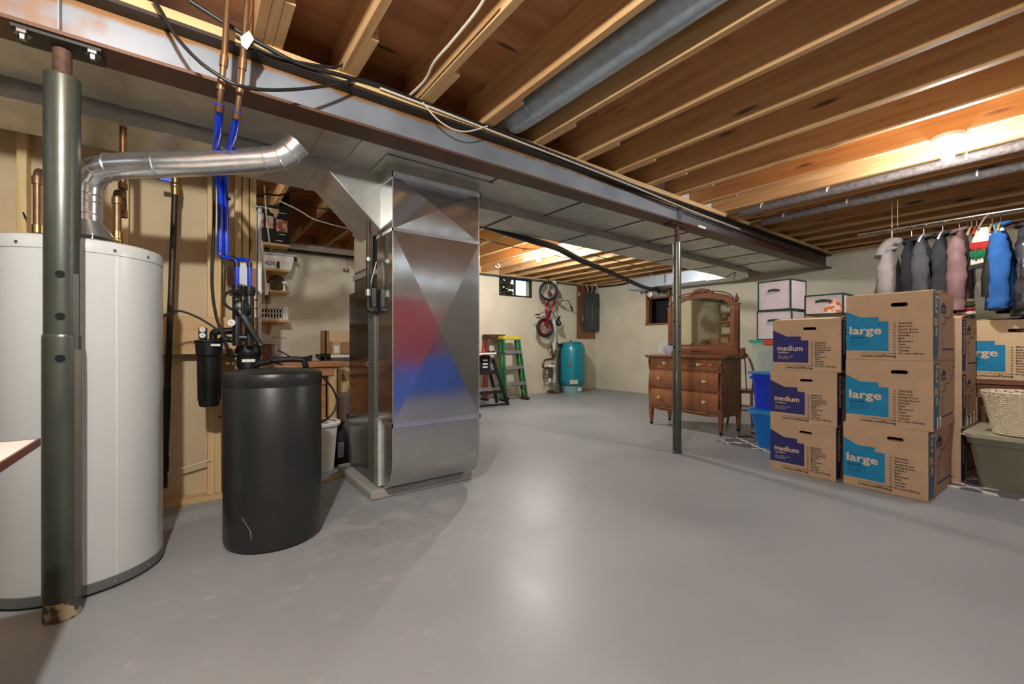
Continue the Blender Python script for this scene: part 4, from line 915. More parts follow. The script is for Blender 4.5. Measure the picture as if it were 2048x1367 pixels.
# table with white edge and carton
t = thing('side_table', 'dark side table with a white front edge beside the workbench', 'table', (1.5,4.72,0))
part('tabletop', MB().box(1.06,1.9,4.56,4.95,.922,.942), M['blackm'], t)
part('white_edge', MB().box(1.12,1.9,4.553,4.56,.915,.944), M['white'], t)
for x, y in ((1.10,4.62),(1.82,4.62),(1.10,4.88),(1.82,4.88)): part('leg', MB().box(x, x+.04, y, y+.04, 0, .922), M['blackm'], t)
part('black_motor', MB().lathe([(.001,.72),(.09,.72),(.1,.76),(.1,.88),(.06,.92),(.001,.92)], (1.7,4.74,0), 20), M['blackm'], t)
t = thing('open_carton', 'open brown carton on the dark side table by the furnace', 'box', (1.25,4.74,.944))
part('carton', MB().box(1.09,1.46,4.64,4.65,.944,1.19).box(1.09,1.10,4.64,4.86,.944,1.19).box(1.45,1.46,4.64,4.86,.944,1.19).box(1.09,1.46,4.85,4.86,.944,1.19).box(1.09,1.46,4.64,4.86,.944,.95), M['kraftd'], t)
part('flap', MB().prism([(0,0),(.34,0),(.30,-.11),(.16,-.12),(.0,-.115)], (1.125,4.632,1.192), (1,0,0), (0,0,1), (0,.004,0)), M['kraftl'], t, 'folded down front flap')
t = thing('small_carton', 'small brown carton with a white label in front of the open carton', 'box', (1.19,4.60,.944))
part('carton', MB().box(1.14,1.225,4.575,4.63,.9445,1.08), M['kraft'], t, bev=.002); part('label', MB().box(1.155,1.205,4.573,4.575,.965,1.035), M['paper'], t)
# sawhorse, bins under
t = thing('sawhorse', 'pale wooden sawhorse with crossed legs between the workbench and the furnace', 'sawhorse', (1.36,4.62,0))
for a, b_ in (((1.19,4.62,0),(1.30,4.62,.80)), ((1.52,4.60,0),(1.27,4.60,.80)), ((1.24,4.78,0),(1.34,4.78,.80)), ((1.54,4.8,0),(1.30,4.8,.8))): part('leg', MB().bar(a, b_, .06, .03, (0,1,0)), M['stud'], t)
part('brace', MB().box(1.20,1.24,4.6,4.8,.02,.78), M['stud'], t)
t = thing('grey_cabinet', 'low grey metal box on the floor between the bench and the furnace', 'box', (1.2,4.2,0))
part('body', MB().box(1.11,1.35,4.05,4.5,0,.565), mat('brown_grey_panel', (112,98,92), .5, var=.1), t, bev=.003); part('corner_edge', MB().box(1.18,1.352,4.044,4.05,0,.568), mat('grey_metal_edge', (120,126,126), .3, .6), t); part('latch', MB().box(1.13,1.15,4.035,4.05,.38,.41), M['chrome'], t)
t = thing('waste_bin', 'white plastic waste bin on the floor behind the brine tub', 'bin', (.80,3.80,0))
part('bin_body', MB().lathe([(.001,0),(.135,0),(.145,.01),(.175,.385),(.168,.385),(.138,.012),(.001,.012)], (.815,3.82,0), 32, sx=1, sy=.9), M['white'], t)
part('rim', MB().lathe([(.172,.385),(.198,.38),(.20,.40),(.19,.408),(.168,.405)], (.815,3.82,0), 32, sx=1, sy=.9, cap=False), M['white'], t)
t = thing('black_jug', 'black jug with a printed back label next to the white waste bin', 'jug', (1.03,3.86,0))
part('jug_body', MB().lathe([(.001,0),(.075,0),(.082,.01),(.082,.25),(.06,.31),(.03,.35),(.03,.38),(.001,.38)], (1.045,3.90,0), 28), M['blackm'], t)
part('jug_handle', MB().torus((1.01,3.85,.30), .05, .01, (1,-.6,0), 20, 8), M['black'], t)
lb_ = MB().box(.995,1.045,3.812,3.8135,.08,.21); part('label', lb_, mat('violet_grey_label', (96,98,140), .5, col2=(190,190,210), scale=60, stretch=(.2,1,3)), t)
solo('floor_scraper', MB().bar((.70,3.42,.008), (.99,3.56,.008), .03, .014), M['pine'], 'thin pale wooden strip lying on the floor behind the brine tub', 'strip')

# ================================================================ FAR WALL
# panel board and breaker box
t = thing('panel_board', 'stained plywood board mounted on the far wall in the corner', 'board', (7.39,6.985,1.185))
part('board', MB().box(7.10,7.685,6.965,6.999,1.185,2.41), M['oak'], t, bev=.003)
part('outlet', MB().box(7.265,7.315,6.955,6.966,1.60,1.70), M['romex'], t, 'cream outlet'); part('switch', MB().box(7.13,7.16,6.957,6.966,2.17,2.24), M['paper'], t)
t = thing('breaker_panel', 'dark grey breaker panel on the stained plywood board', 'electrical panel', (7.49,6.9,1.35))
part('box', MB().box(7.275,7.70,6.86,6.964,1.36,2.245), M['panelgrey'], t, bev=.004)
part('cover', MB().box(7.29,7.685,6.842,6.86,1.385,2.225), M['panelgrey'], t, bev=.006)
part('door_edge', MB().box(7.45,7.458,6.838,6.843,1.50,1.98), M['alu'], t); part('latch', MB().cyl((7.60,6.842,1.88), (7.60,6.832,1.88), .012, 12), M['chrome'], t); part('latch', MB().cyl((7.60,6.842,1.50), (7.60,6.834,1.50), .009, 12), M['steel'], t)
for i in range(6):
    x = 7.33 + i*.06; solo('panel_cable', MB().tube(spl([(x,6.92,2.25),(x-.03+.012*i,6.90,2.32),(x-.05+.03*i,6.93,2.40),(x-.06+.03*i,6.95,2.45)], 5), .009, 8), M['romex'] if i % 2 else M['cable'], f'{"pale" if i%2 else "black"} cable rising from the breaker panel, {ordn[i]} from its left end', 'cable', 'cables above the breaker panel')
# stand pipe and pressure tank
t = thing('stand_pipe', 'grey white stand pipe rising along the far wall beside the teal tank', 'pipe', (6.33,6.9,0))
part('pipe', MB().cyl((6.31,6.90,0), (6.31,6.90,2.42), .058, 24), M['pvc'], t)
for z in (.42,.95,1.62): part('coupling', MB().cyl((6.31,6.90,z), (6.31,6.90,z+.09), .066, 24), M['pvc'], t)
part('pipe_clamp', MB().torus((6.31,6.90,.62), .061, .008, n=24, m=8), M['copperd'], t)
t = thing('pressure_tank', 'teal pressure tank standing on the floor in the far corner', 'tank', (6.64,6.68,0))
part('tank', MB().lathe([(.001,.13),(.14,.135),(.235,.17),(.278,.25),(.282,.30),(.282,.90),(.272,.98),(.235,1.06),(.16,1.10),(.001,1.115)], (6.64,6.68,0), 48), M['tealtank'], t)
part('base', MB().lathe([(.001,0),(.215,0),(.21,.14),(.20,.19),(.001,.19)], (6.64,6.68,0), 40), M['tankbase'], t, 'pale base skirt')
n_ = V((-.55,-.83,0)).normalized(); c = V((6.64,6.68,0)) + n_*.2825
part('badge', MB().cyl(c + V((-.09,.06,.63)), c + V((-.09,.06,.63)) + n_*.012, .05, 20), M['greymetal'], t)
part('tank_label', MB().bar(c + V((-.1,.05,.25)), c + V((.06,-.03,.25)), .004, .09), M['pvc'], t); part('base_label', MB().bar(V((6.60,6.465,.085)), V((6.70,6.462,.085)), .006, .075), M['paper'], t)
part('valve', MB().cyl((6.60,6.68,1.112), (6.60,6.68,1.135), .02, 12), M['blackm'], t); part('valve', MB().cyl((6.82,6.62,1.07), (6.82,6.62,1.10), .018, 12), M['blackm'], t)
# well plumbing
t = thing('well_plumbing', 'cluster of old well pipes with a white filter left of the teal tank', 'plumbing', (6.12,6.75,0))
yp = 6.76
def pp(n, pts, r, m): part(n, MB().tube(fillet([at_y(x, y, yp) for x, y in pts], .05), r, 10), m, t)
pp('loop', [(1106,717),(1088,720),(1085,734),(1091,737),(1098,734)], .022, M['copperd'])
pp('loop', [(1088,735),(1087,750),(1098,748)], .016, M['steel'])
pp('drop', [(1103,690),(1105,716),(1113,700),(1117,690)], .022, M['copperd'])
pp('drop', [(1114,690),(1113,740),(1116,780)], .024, M['steel'])
pp('drop', [(1120,700),(1119,760),(1121,781)], .018, M['blackpipe'])
pp('foot_pipe', [(1095,783),(1110,782),(1128,780)], .026, M['copperd'])
a = at_y(1101,745,yp); part('brown_cartridge', MB().lathe([(.001,-.10),(.045,-.10),(.05,0),(.05,.12),(.001,.12)], a, 18), M['rust'], t)
a = at_y(1102,732,yp); part('white_cap', MB().cyl(a + V((-.07,0,0)), a + V((.07,0,0)), .035, 16), M['paper'], t); a = at_y(1100,760,yp); part('white_valve', MB().cyl(a + V((0,0,-.04)), a + V((0,0,.04)), .022, 12), M['paper'], t)
a = at_y(1119,690,yp); part('pressure_switch', MB().box(a.x-.045,a.x+.05,a.y-.05,a.y+.03,a.z-.06,a.z+.06), M['blackm'], t, bev=.006); a = at_y(1119,690,yp-.06); part('switch_cap', MB().box(a.x-.02,a.x+.04,a.y-.02,a.y+.01,a.z+.03,a.z+.085), M['pvc'], t, bev=.006)
a = at_y(1112,770,yp); part('pump_block', MB().box(a.x-.08,a.x+.06,a.y-.05,a.y+.05,.02,.22), M['steel'], t, bev=.012); part('foot', MB().box(a.x-.10,a.x+.05,a.y-.06,a.y+.06,0,.03), M['copperd'], t)
for i in range(2): part('thin_tube', MB().tube(spl([at_y(x, y, 6.8) for x, y in (((1101,690),(1096,698),(1104,706),(1110,700)) if i else ((1093,742),(1086,756),(1094,764),(1100,757)))], 5), .006, 6), M['cable'], t)

# child bicycle hung on the far wall by its front wheel
t = thing('child_bicycle', 'wine red child bicycle hanging by its front wheel on the far wall', 'bicycle', (6.05,6.72,1.2))
def wheel(c, n, R, tire_m, rim_m, lab):
    n = V(n).normalized(); u = n.orthogonal().normalized(); w_ = n.cross(u)
    wh = part('wheel', MB().torus(c, R, .028, n, 40, 12), tire_m, t, lab)
    part('rim', MB().torus(c, R-.040, .017, n, 40, 8), rim_m, wh)
    part('hub', MB().cyl(c - n*.045, c + n*.045, .018, 14), M['chrome'], wh)
    sp_ = MB()
    for i in range(16):
        a = 2*PI*i/16; d = u*math.cos(a) + w_*math.sin(a); sp_.cyl(c + d*.015 + n*(.02 if i % 2 else -.02), c + d*(R-.04), .003, 5)
    part('spokes', sp_, M['chrome'], wh)
fw, rw = at_y(1097,582,6.60), at_y(1090,655,6.66)
fn = V((-.45,-1,.05)); rn = V((-.2,-1,0))
wheel(fw, fn, .178, M['rubber'], M['rimsteel'], 'front wheel with bright rim')
wheel(rw, rn, .178, M['rubber'], M['bikered'], 'rear wheel with red rim')
hd = at_y(1110,602,6.60); bb = at_y(1094,628,6.62); st = at_y(1103,622,6.62); hd2 = at_y(1104,594,6.60)
fk = hd2 + (hd2-hd)*.3
for s in (-1,1):
    o_ = fn.normalized()*.05*s; part('fork_blade', MB().tube(spl([hd2, fk + o_, fw + o_], 5), .018, 10), M['bikered'], t)
part('head_tube', MB().cyl(hd, hd2, .022, 14), M['bikered'], t)
part('down_tube', MB().tube(spl([hd2, at_y(1096,606,6.61), at_y(1092,618,6.62), bb], 6), .029, 12), M['bikered'], t)
part('top_tube', MB().tube(spl([hd, at_y(1106,612,6.61), st], 5), .024, 12), M['bikered'], t)
part('seat_tube', MB().cyl(st, bb, .025, 12), M['bikered'], t)
for s in (-1,1):
    o_ = rn.normalized()*.05*s; part('chain_stay', MB().tube([bb, rw + o_], .015, 8), M['bikered'], t); part('seat_stay', MB().tube([st, rw + o_], .013, 8), M['bikered'], t)
part('chain_guard', MB().tube(spl([bb + V((-.01,-.05,.03)), (bb+rw)/2 + V((0,-.06,0)), rw + V((.02,-.06,0))], 4), [(.008,.045),(.008,.04),(.008,.034),(.008,.032),(.008,.03),(.008,.028),(.008,.028),(.008,.026),(.008,.026)], 10, flat=(0,-1,0)), M['bikered'], t)
se = at_y(1114,638,6.60); part('seat_post', MB().cyl(st, se, .012, 10), M['chrome'], t)
sa = at_y(1117,646,6.58); u = V((.55,0,-.9)).normalized()
part('saddle', MB().tube(spl([at_y(1120,632,6.6), at_y(1116,640,6.59), at_y(1117,646,6.59), at_y(1118,651,6.59)], 4), [(.018,.012),(.02,.014),(.024,.018),(.03,.024),(.036,.04),(.042,.055),(.046,.065),(.048,.075),(.049,.08),(.049,.084),(.047,.084),(.042,.075),(.03,.05)], 14, flat=(1,0,.3)), M['black'], t)
stem = at_y(1117,598,6.56); stem2 = at_y(1122,601,6.50)
part('stem', MB().tube([hd2, stem, stem2], .016, 12), M['chrome'], t); part('stem_pad', MB().bar(stem, stem2, .05, .05), M['alu'], t, bev=.006)
part('handlebar', MB().tube(spl([stem2 + V((-.09,.1,.12)), stem2, at_y(1132,600,6.38), at_y(1140,606,6.36), at_y(1143,617,6.38)], 6), .011, 10), M['steel'], t)
part('grip', MB().cyl(at_y(1141.5,612,6.37), at_y(1145,621,6.385), .02, 12), M['black'], t); part('grip', MB().cyl(stem2 + V((-.09,.1,.12)), stem2 + V((-.16,.14,.08)), .02, 12), M['black'], t)
for (a, b_, sgn) in (((1088,624),(1075,629),-1), ((1090,632),(1077,635),1)):
    A = at_y(*a, 6.56 if sgn < 0 else 6.64); B = at_y(*b_, 6.55 if sgn < 0 else 6.66)
    part('crank', MB().tube([bb + V((0,-.05 if sgn < 0 else .04,0)), A, B], .008, 8), M['chrome'], t); part('pedal', MB().bar(B + V((-.05,0,0)), B + V((.05,.0,0)), .06, .022), M['black'], t, bev=.006)
solo('ceiling_hook', MB().tube(spl([V((fw.x,6.62,2.44)), V((fw.x,6.62,2.40)), V((fw.x+.03,6.6,2.345)), V((fw.x-.02,6.58,2.325)), V((fw.x-.05,6.58,2.35))], 5), .006, 8), M['blackm'], 'dark hook in the ceiling holding the bicycle wheel', 'hook')

# step ladders
def ladder(name, lab, rail_m, cap_m, cx_, y0, lean, w0, w1, h, far=False):
    t = thing(name, lab, 'ladder', (cx_, y0, 0))
    def P(s, z, dy=0): k = z/h; return V((cx_ + s*(w0*(1-k) + w1*k)/2 + .10*k, y0 + lean*k + dy, z))
    for dy, zt in ((0, h), (.11, h-.03)):
        for s in (-1,1): part('rail', MB().bar(P(s,.02,dy), P(s,zt,dy), .028, .065, (0,1,0)), rail_m, t, bev=.004)
    part('top_cap', MB().box(P(-1,h).x-.03, P(1,h).x+.03, y0+lean-.05, y0+lean+.16, h-.02, h+.05), cap_m, t, bev=.01)
    for z in (.31,.61,.90):
        a, b_ = P(-1,z), P(1,z); part('step', MB().box(a.x+.005, b_.x-.005, a.y-.045, a.y+.06, z-.03, z+.03), M['alu'], t, bev=.004)
    for s in (-1,1):
        part('step_brace', MB().bar(P(s,.05,-.01), P(s*.15,.29,-.01), .018, .012), M['alu'], t)
        part('foot', MB().box(P(s,0).x-.035, P(s,0).x+.035, y0-.045, y0+.045, 0, .045), M['blackm'], t, bev=.006); part('foot', MB().box(P(s,0).x-.03, P(s,0).x+.03, y0+.07, y0+.15, 0, .04), M['blackm'], t, bev=.006)
    for z in (.25,.55,.85): part('rear_bar', MB().bar(P(-1,z,.12), P(1,z,.12), .03, .015), M['alu'], t)
    return t
lad = ladder('step_ladder', 'green step ladder with a yellow top folded against the far wall', M['green'], M['yellow'], 4.84, 6.33, .30, .50, .37, 1.16)
part('red_lock', MB().box(5.02,5.06,6.30,6.40,.02,.09), M['copperd'], lad)
ladder('step_ladder', 'dull red step ladder folded behind the green one', M['redrail'], M['rust'], 4.60, 6.64, .17, .46, .34, 1.19)
# tool stand
t = thing('tool_stand', 'black tool stand with splayed legs at the right edge of the furnace', 'stand', (3.9,6.1,0))
part('top_board', MB().box(3.3,4.24,5.85,6.2,.885,.915), mat('dark_top', (46,44,42), .5), t); part('pale_edge', MB().box(3.3,4.05,5.842,5.85,.885,.912), M['paper'], t)
for a, b_ in (((4.35,5.92,0),(4.05,5.95,.80)), ((4.38,6.3,0),(4.06,6.15,.80)), ((3.2,5.92,0),(3.5,5.95,.80)), ((3.2,6.3,0),(3.5,6.15,.8))): part('leg', MB().bar(a, b_, .05, .03, (0,1,0)), M['blackm'], t)
part('tray', MB().box(3.4,4.08,5.9,6.2,.55,.62), M['blackm'], t); part('lower_shelf', MB().box(3.3,4.18,5.93,6.25,.28,.30), M['alu'], t); part('lower_bar', MB().box(3.3,4.22,5.9,5.93,.22,.27), M['blackm'], t); part('floor_bar', MB().bar((3.2,5.92,.03), (4.33,5.93,.03), .03, .03), M['blackm'], t)
t = thing('router_box', 'small black box with white bars inside the black tool stand', 'box', (3.85,5.9,.62))
part('case', MB().box(3.6,3.99,5.93,6.1,.622,.86), M['blackm'], t, bev=.004)
for z in (.66,.71,.77): part('white_bar', MB().box(3.84,3.93,5.927,5.931,z,z+.025), M['white_ink'], t)
t = thing('red_clamp', 'small red clamp on the black tool stand', 'clamp', (3.86,5.95,.916)); part('body', MB().prism([(0,0),(.06,0),(.05,.05),(.03,.06),(.025,.12),(.01,.12),(.005,.05)], (3.84,5.95,.9165), (1,0,0), (0,0,1), (0,.03,0)), M['redclip'], t, bev=.003); part('handle', MB().cyl((3.86,5.965,1.03), (3.86,5.965,1.06), .012, 10), M['redink'], t)
for i, (x, w_, h_) in enumerate(((3.97,.05,.03),(4.06,.06,.025),(4.15,.05,.02))): solo('hand_tool', MB().lathe([(.001,0),(w_*.5,0),(w_*.55,h_*.4),(w_*.3,h_),(.001,h_)], (x,5.95,.9155), 12), M['blackm'], ['small dark tool beside the red clamp on the tool stand','middle small dark tool on the tool stand','small dark tool nearest the ladders on the tool stand'][i], 'tool', 'small tools on the tool stand')
# ceiling hooks in the far half
for i, (px2, py2, lab) in enumerate(((1052,513,'white cup hook on the joist left of the far lamp'), (996,530,'white cup hook on the joist near the furnace edge'))):
    p = at_z(px2, py2-4, 2.44); solo('cup_hook', MB().tube(spl([p, p + V((0,0,-.02)), p + V((.025,-.02,-.04)), p + V((.012,-.01,-.07)), p + V((-.025,.02,-.065)), p + V((-.03,.024,-.04))], 5), .007, 8), M['paper'], lab, 'hook')
p = at_z(1020,456,2.40); solo('yellow_cable', MB().tube(spl([at_z(955,492,2.42), at_z(975,482,2.36), at_z(990,480,2.36), at_z(1008,474,2.38), at_z(1021,463,2.42), at_z(1021,455,2.46), at_z(1012,453,2.5)], 6), .016, 10), M['yellowcable'], 'yellow cream cable loop hanging from the joists right of the furnace', 'cable')
solo('far_wire', MB().tube(spl([at_z(960,478,2.42), at_z(1000,487,2.40), at_z(1040,496,2.39), at_z(1085,500,2.40), at_z(1120,513,2.37), at_z(1160,515,2.40), at_z(1180,508,2.43)], 6), .005, 6), M['cable'], 'thin dark wire strung under the far joists past the lamp', 'cable')
solo('far_wire', MB().tube(spl([at_z(1180,508,2.43), at_z(1230,521,2.41), at_z(1270,530,2.42), at_z(1310,541,2.43)], 6), .006, 6), M['cable'], 'thin dark wire strung under the far joists near the cross duct', 'cable')
solo('sill_conduit', MB().tube([(3.2,6.90,2.40),(7.0,6.90,2.40)], .016, 10), mat('dull_conduit', (96,100,106), .35, .7), 'grey conduit along the top of the far wall', 'conduit')
solo('sill_cable', MB().tube(spl([(7.68,6.85,2.40),(7.67,6.3,2.385),(7.68,5.9,2.40),(7.67,5.64,2.39)], 5), .014, 8), M['cable'], 'dark cable along the top of the right wall in the corner', 'cable')
# ================================================================ RIGHT SIDE
# ---- rug with an ivory trellis
rm = mat('trellis_rug', (104,102,106), .95, var=.08, scale=60, bump=.5, bscale=200)
N, L, b, mx = nodes(rm)
tc = N.new('ShaderNodeTexCoord'); sp = N.new('ShaderNodeSeparateXYZ'); L.new(tc.outputs['Object'], sp.inputs[0])
def m2(op, a, c=0, clamp=False):
    n = N.new('ShaderNodeMath'); n.operation = op; n.use_clamp = clamp
    for i, s in enumerate((a, c)):
        if isinstance(s, (int, float)): n.inputs[i].default_value = s
        else: L.new(s, n.inputs[i])
    return n.outputs[0]
u = m2('MULTIPLY', sp.outputs['X'], 2*PI/.30); v = m2('MULTIPLY', sp.outputs['Y'], 2*PI/.36)
cu_, cv_ = m2('COSINE', u), m2('COSINE', v)
f = m2('ADD', m2('ADD', cu_, cv_), m2('MULTIPLY', m2('COSINE', m2('MULTIPLY', u, 3)), .28)); f = m2('ADD', f, m2('MULTIPLY', m2('COSINE', m2('MULTIPLY', v, 3)), .28))
ln_ = m2('LESS_THAN', m2('ABSOLUTE', f), .34)
mm_ = N.new('ShaderNodeMix'); mm_.data_type = 'RGBA'; mm_.inputs['B'].default_value = lin((228,222,208)); L.new(ln_, mm_.inputs['Factor']); L.new(mx.outputs['Result'], mm_.inputs['A']); L.new(mm_.outputs['Result'], b.inputs['Base Color'])
solo('rug', MB().prism([(4.40,-1.4),(6.2,-1.4),(6.2,2.36),(4.52,2.36)], (0,0,.0005), (1,0,0), (0,1,0), (0,0,.007)), rm, 'grey rug with an ivory trellis pattern under the boxes and bins', 'rug')

# ---- printed moving cartons (front faces -x; viewer's left is +y)
LIST = ('FRAGILE','Bedroom','Family Room','Dining Room','Kitchen','Bath','Basement','Attic','Laundry','Garage','A Load of Bricks')
def moving_box(kind, W, D, H, lab, loc, rz=0, flaps=0, kraft=None, body_tilt=0, group=None):
    big = kind == 'large'; kr = kraft or M['kraft']
    t = thing('moving_box', lab, 'box', loc, rz, group, world=False)
    P = lambda u_, v_, e=0: V((-e, W/2 - u_*W, H*(1-v_)))
    U, Vv = V((0,-1,0)), V((0,0,1))
    mb = MB()
    # front with a real hand slot
    su0, su1, sv0, sv1 = (.545,.735,.145,.205) if big else (.47,.66,.15,.205)
    outer = [P(0,1), P(1,1), P(1,0), P(0,0)]
    hole = []
    r_ = (sv1-sv0)*H/2
    for k in range(9): a = PI/2 + PI*k/8; hole.append(V((0, W/2-(su0*W+r_) - math.cos(a)*r_*1.0*1, H*(1-(sv0+sv1)/2) + math.sin(a)*r_)))
    hl = [V((0, W/2-(su0*W+r_)+ (math.sin(PI*k/8))*r_, H*(1-(sv0+sv1)/2) + math.cos(PI*k/8)*r_)) for k in range(9)]
    hr_ = [V((0, W/2-(su1*W-r_)- (math.sin(PI*k/8))*r_, H*(1-(sv0+sv1)/2) - math.cos(PI*k/8)*r_)) for k in range(9)]
    hole = hl + hr_
    tri = tessellate_polygon([[V((p.y,p.z,0)) for p in outer], [V((p.y,p.z,0)) for p in hole]])
    allp = outer + hole; mb.add(allp, [tuple(x) for x in tri])
    n_ = len(hole); mb.add(hole + [h + V((.004,0,0)) for h in hole], [(i,(i+1)%n_,n_+(i+1)%n_,n_+i) for i in range(n_)])
    mb.box(.0005, .003, -W/2, -W/2+.002, 0, H)
    x1 = D
    mb.quad((0,-W/2,0),(x1,-W/2,0),(x1,-W/2,H),(0,-W/2,H)); mb.quad((0,W/2,0),(x1,W/2,0),(x1,W/2,H),(0,W/2,H)); mb.quad((x1,-W/2,0),(x1,W/2,0),(x1,W/2,H),(x1,-W/2,H)); mb.quad((0,-W/2,0),(x1,-W/2,0),(x1,W/2,0),(0,W/2,0))
    if flaps != 2: mb.quad((0,-W/2,H-.002),(x1,-W/2,H-.002),(x1,W/2,H-.002),(0,W/2,H-.002))
    part('carton', mb, kr, t)
    part('packing', MB().box(.02, D-.02, -W/2+.02, W/2-.02, .02, H-.13 if flaps == 2 else H*.80), M['kraftd'] if flaps != 2 else M['paper'], t)
    if flaps:
        part('flap', MB().prism([(0,-W/2+.004),(0,W/2-.01),(.17,W/2-.02),(.2,-W/2+.02)], (.004,0,H), V((1,0,.10)).normalized(), (0,1,0), (0,0,.003)), M['kraftl'], t, 'loose top flap')
        part('flap', MB().prism([(0,-W/2+.01),(0,W/2-.01),(-.17,W/2-.03),(-.19,-W/2+.02)], (D-.004,0,H), V((1,0,-.14)).normalized(), (0,1,0), (0,0,.003)), M['kraftd'], t, 'loose top flap')
    E_ = .0012
    pan = [(0,.245),(0,.862),(.52,.862),(.52,.415),(.405,.41),(.405,.345),(.19,.345)] if big else [(0,.20),(0,.838),(.545,.838),(.545,.405),(.435,.40),(.435,.325),(.225,.325)]
    part('print_panel', MB().prism([(u_*W, H*(1-v_)) for u_, v_ in pan], P(0,1,E_), U, Vv, (.0006,0,0)), M['teal'] if big else M['navy'], t)
    wd_ = 'large' if big else 'medium'
    part('size_lettering', MB().text(wd_, P(.05 if big else .075,.605,E_+.001), U, Vv, width=(.385 if big else .385)*W, size=.128*W if not big else .172*W, bold=.03 if big else .024), M['lightink'], t)
    sub = MB().text('grande' if big else 'mediano', P(.06 if big else .085,.675 if big else .66,E_+.001), U, Vv, size=.064*W if big else .05*W, bold=.015).text('24" x 18" x 18"' if big else '18" x 18" x 16"', P(.06 if big else .085,.735,E_+.001), U, Vv, size=.04*W).text('4.5 CU FT' if big else '3.0 CU FT', P(.06 if big else .085,.775,E_+.001), U, Vv, size=.04*W)
    part('small_lettering', sub, M['darkblueink'] if big else M['lightink'], t)
    lt = MB(); u0 = .635 if big else .645
    for i, s in enumerate(LIST):
        vv = .455 + i*.0445
        lt.text(s, P(u0, vv+.012, E_), U, Vv, size=.0415*W, bold=.022)
        c = P(u0-.045, vv, E_+.0006)
        lt.add([c + U*(math.cos(2*PI*k/14)*rr) + Vv*(math.sin(2*PI*k/14)*rr) for rr in (.0062,.0042) for k in range(14)], [(k,(k+1)%14,14+(k+1)%14,14+k) for k in range(14)])
    lt.text('For tips to make moving go smoothly, visit', P(.20,.905,E_), U, Vv, width=.46*W, size=.026*W, bold=.01).text('Lowes.com/Moving', P(.20,.957,E_), U, Vv, width=.405*W, size=.052*W, bold=.03)
    part('black_lettering', lt, M['ink'], t)
    # side toward -y
    S = lambda u_, v_, e=0: V((u_*D, -W/2-e, H*(1-v_)))
    US = V((1,0,0))
    part('side_band', MB().prism([(u_*D, H*(1-v_)) for u_, v_ in ((.02,.03),(.015,.97),(.20,.97),(.27,.55),(.27,.03))], S(0,1,E_), US, Vv, (0,.0006,0)), M['tealside'] if big else M['navy'], t)
    part('side_lettering', MB().text(wd_, S(.085,.07,E_+.001), (0,0,-1), (1,0,0), width=.58*H, size=.20*D*1.15, bold=.03), M['lightink'], t)
    sd = MB()
    lx, lz, lw, lh = .36*D, H*.70, .26*D, H*.17
    hs = [(0,0),(lw,0),(lw,lh*.55),(lw*.5,lh),(0,lh*.55)]
    sd.prism(hs, S(0,1,E_) + V((lx,0,lz)), US, Vv, (0,.0006,0))
    for (ua,va),(ub,vb) in (((.98,.22),(.78,.36)),((.78,.36),(.56,.36)),((.56,.36),(.56,.46)),((.56,.46),(.42,.46)),((.42,.46),(.42,.84)),((.42,.84),(.98,.84))):
        a, c = S(ua,va,E_*.6), S(ub,vb,E_*.6); sd.bar(a, c, .0008, .012 if (va == vb == .84) else .007, (c-a).cross(V((0,1,0))))
    part('side_print', sd, M['ink'] if not big else mat('dull_navy_print', (66,64,96), .8), t)
    lg = MB().box(lx+lw*.08, lx+lw*.92, -W/2-E_-.0012, -W/2-E_-.0008, lz+lh*.09, lz+lh*.42); lo = part('logo_strip', lg, kr, t)
    part('logo_lettering', MB().text("LOWE'S", S(0,1,E_+.0014) + V((lx+lw*.12,0,lz+lh*.13)), US, Vv, width=lw*.76, size=lh*.30, bold=.03), M['navy'], lo)
    return t
LW, LD, LH = .468, .60, .468
R_ = math.radians
moving_box('large', LW, LD, LH, 'large printed carton at the bottom of the tall stack nearest the viewer', (3.93,.849,.0008), R_(-2.0))
moving_box('large', LW+.008, LD+.01, LH, 'large printed carton in the middle of the tall stack nearest the viewer', (3.93,.829,.4695), R_(-1.2))
moving_box('large', LW+.004, LD, LH, 'large printed carton with open flaps on top of the tall stack nearest the viewer', (3.93,.829,.939), R_(-1.8), flaps=1)
bpy.data.objects['moving_box.001']
mt = bpy.data.objects['moving_box.001']
for x, z in ((.19,.02),(.42,.05)):
    part('tape', MB().box(x*LD*0+.035+x*.35, .055+x*.35, -LW/2-.0075, -LW/2-.0045, .01, .085), M['paper'], mt, 'white tape tab')
MW, MD, MH = .465, .455, .413
moving_box('medium', MW, MD, MH, 'medium printed carton at the bottom of the stack beside the blue bins', (3.94,1.362,.0008), R_(-1.0))
moving_box('medium', MW+.006, MD, MH+.006, 'medium printed carton in the middle of the stack beside the blue bins', (3.94,1.358,.4145), R_(-.6))
moving_box('medium', MW+.008, MD, MH, 'medium printed carton with a bulging top on the stack beside the blue bins', (3.94,1.334,.8345), R_(.4), flaps=1)
moving_box('medium', MW, MD, MH, 'medium printed carton at the bottom of the stack hidden behind the tall one', (4.62,.778,.008), R_(-3.2))
b2 = moving_box('medium', MW, MD, MH, 'medium printed carton with tape tabs in the middle of the stack behind the tall one', (4.62,.773,.422), R_(-3.2))
for i in range(3): part('tape', MB().box(.14+.11*i, .17+.11*i, -MW/2-.004, -MW/2-.0025, .005, .075+.01*i), M['paper'], b2, 'white tape tab')
moving_box('medium', MW, MD, MH, 'medium printed carton with one raised flap on top of the stack behind the tall one', (4.62,.773,.836), R_(-3.2), flaps=1)
rb_ = moving_box('large', LW+.012, .52, .468, 'pale large printed carton, open at the top, on the dark table behind the wicker basket', (5.10,.372,.7705), 0, flaps=2, kraft=M['kraftl'])
part('raised_flap', MB().prism([(0,0),(.30,0),(.34,.085),(.24,.10)], (.02,LW/2-.002,.468), (1,0,0), (0,-.25,1), (0,.003,0)), M['kraftd'], rb_, 'raised side flap')
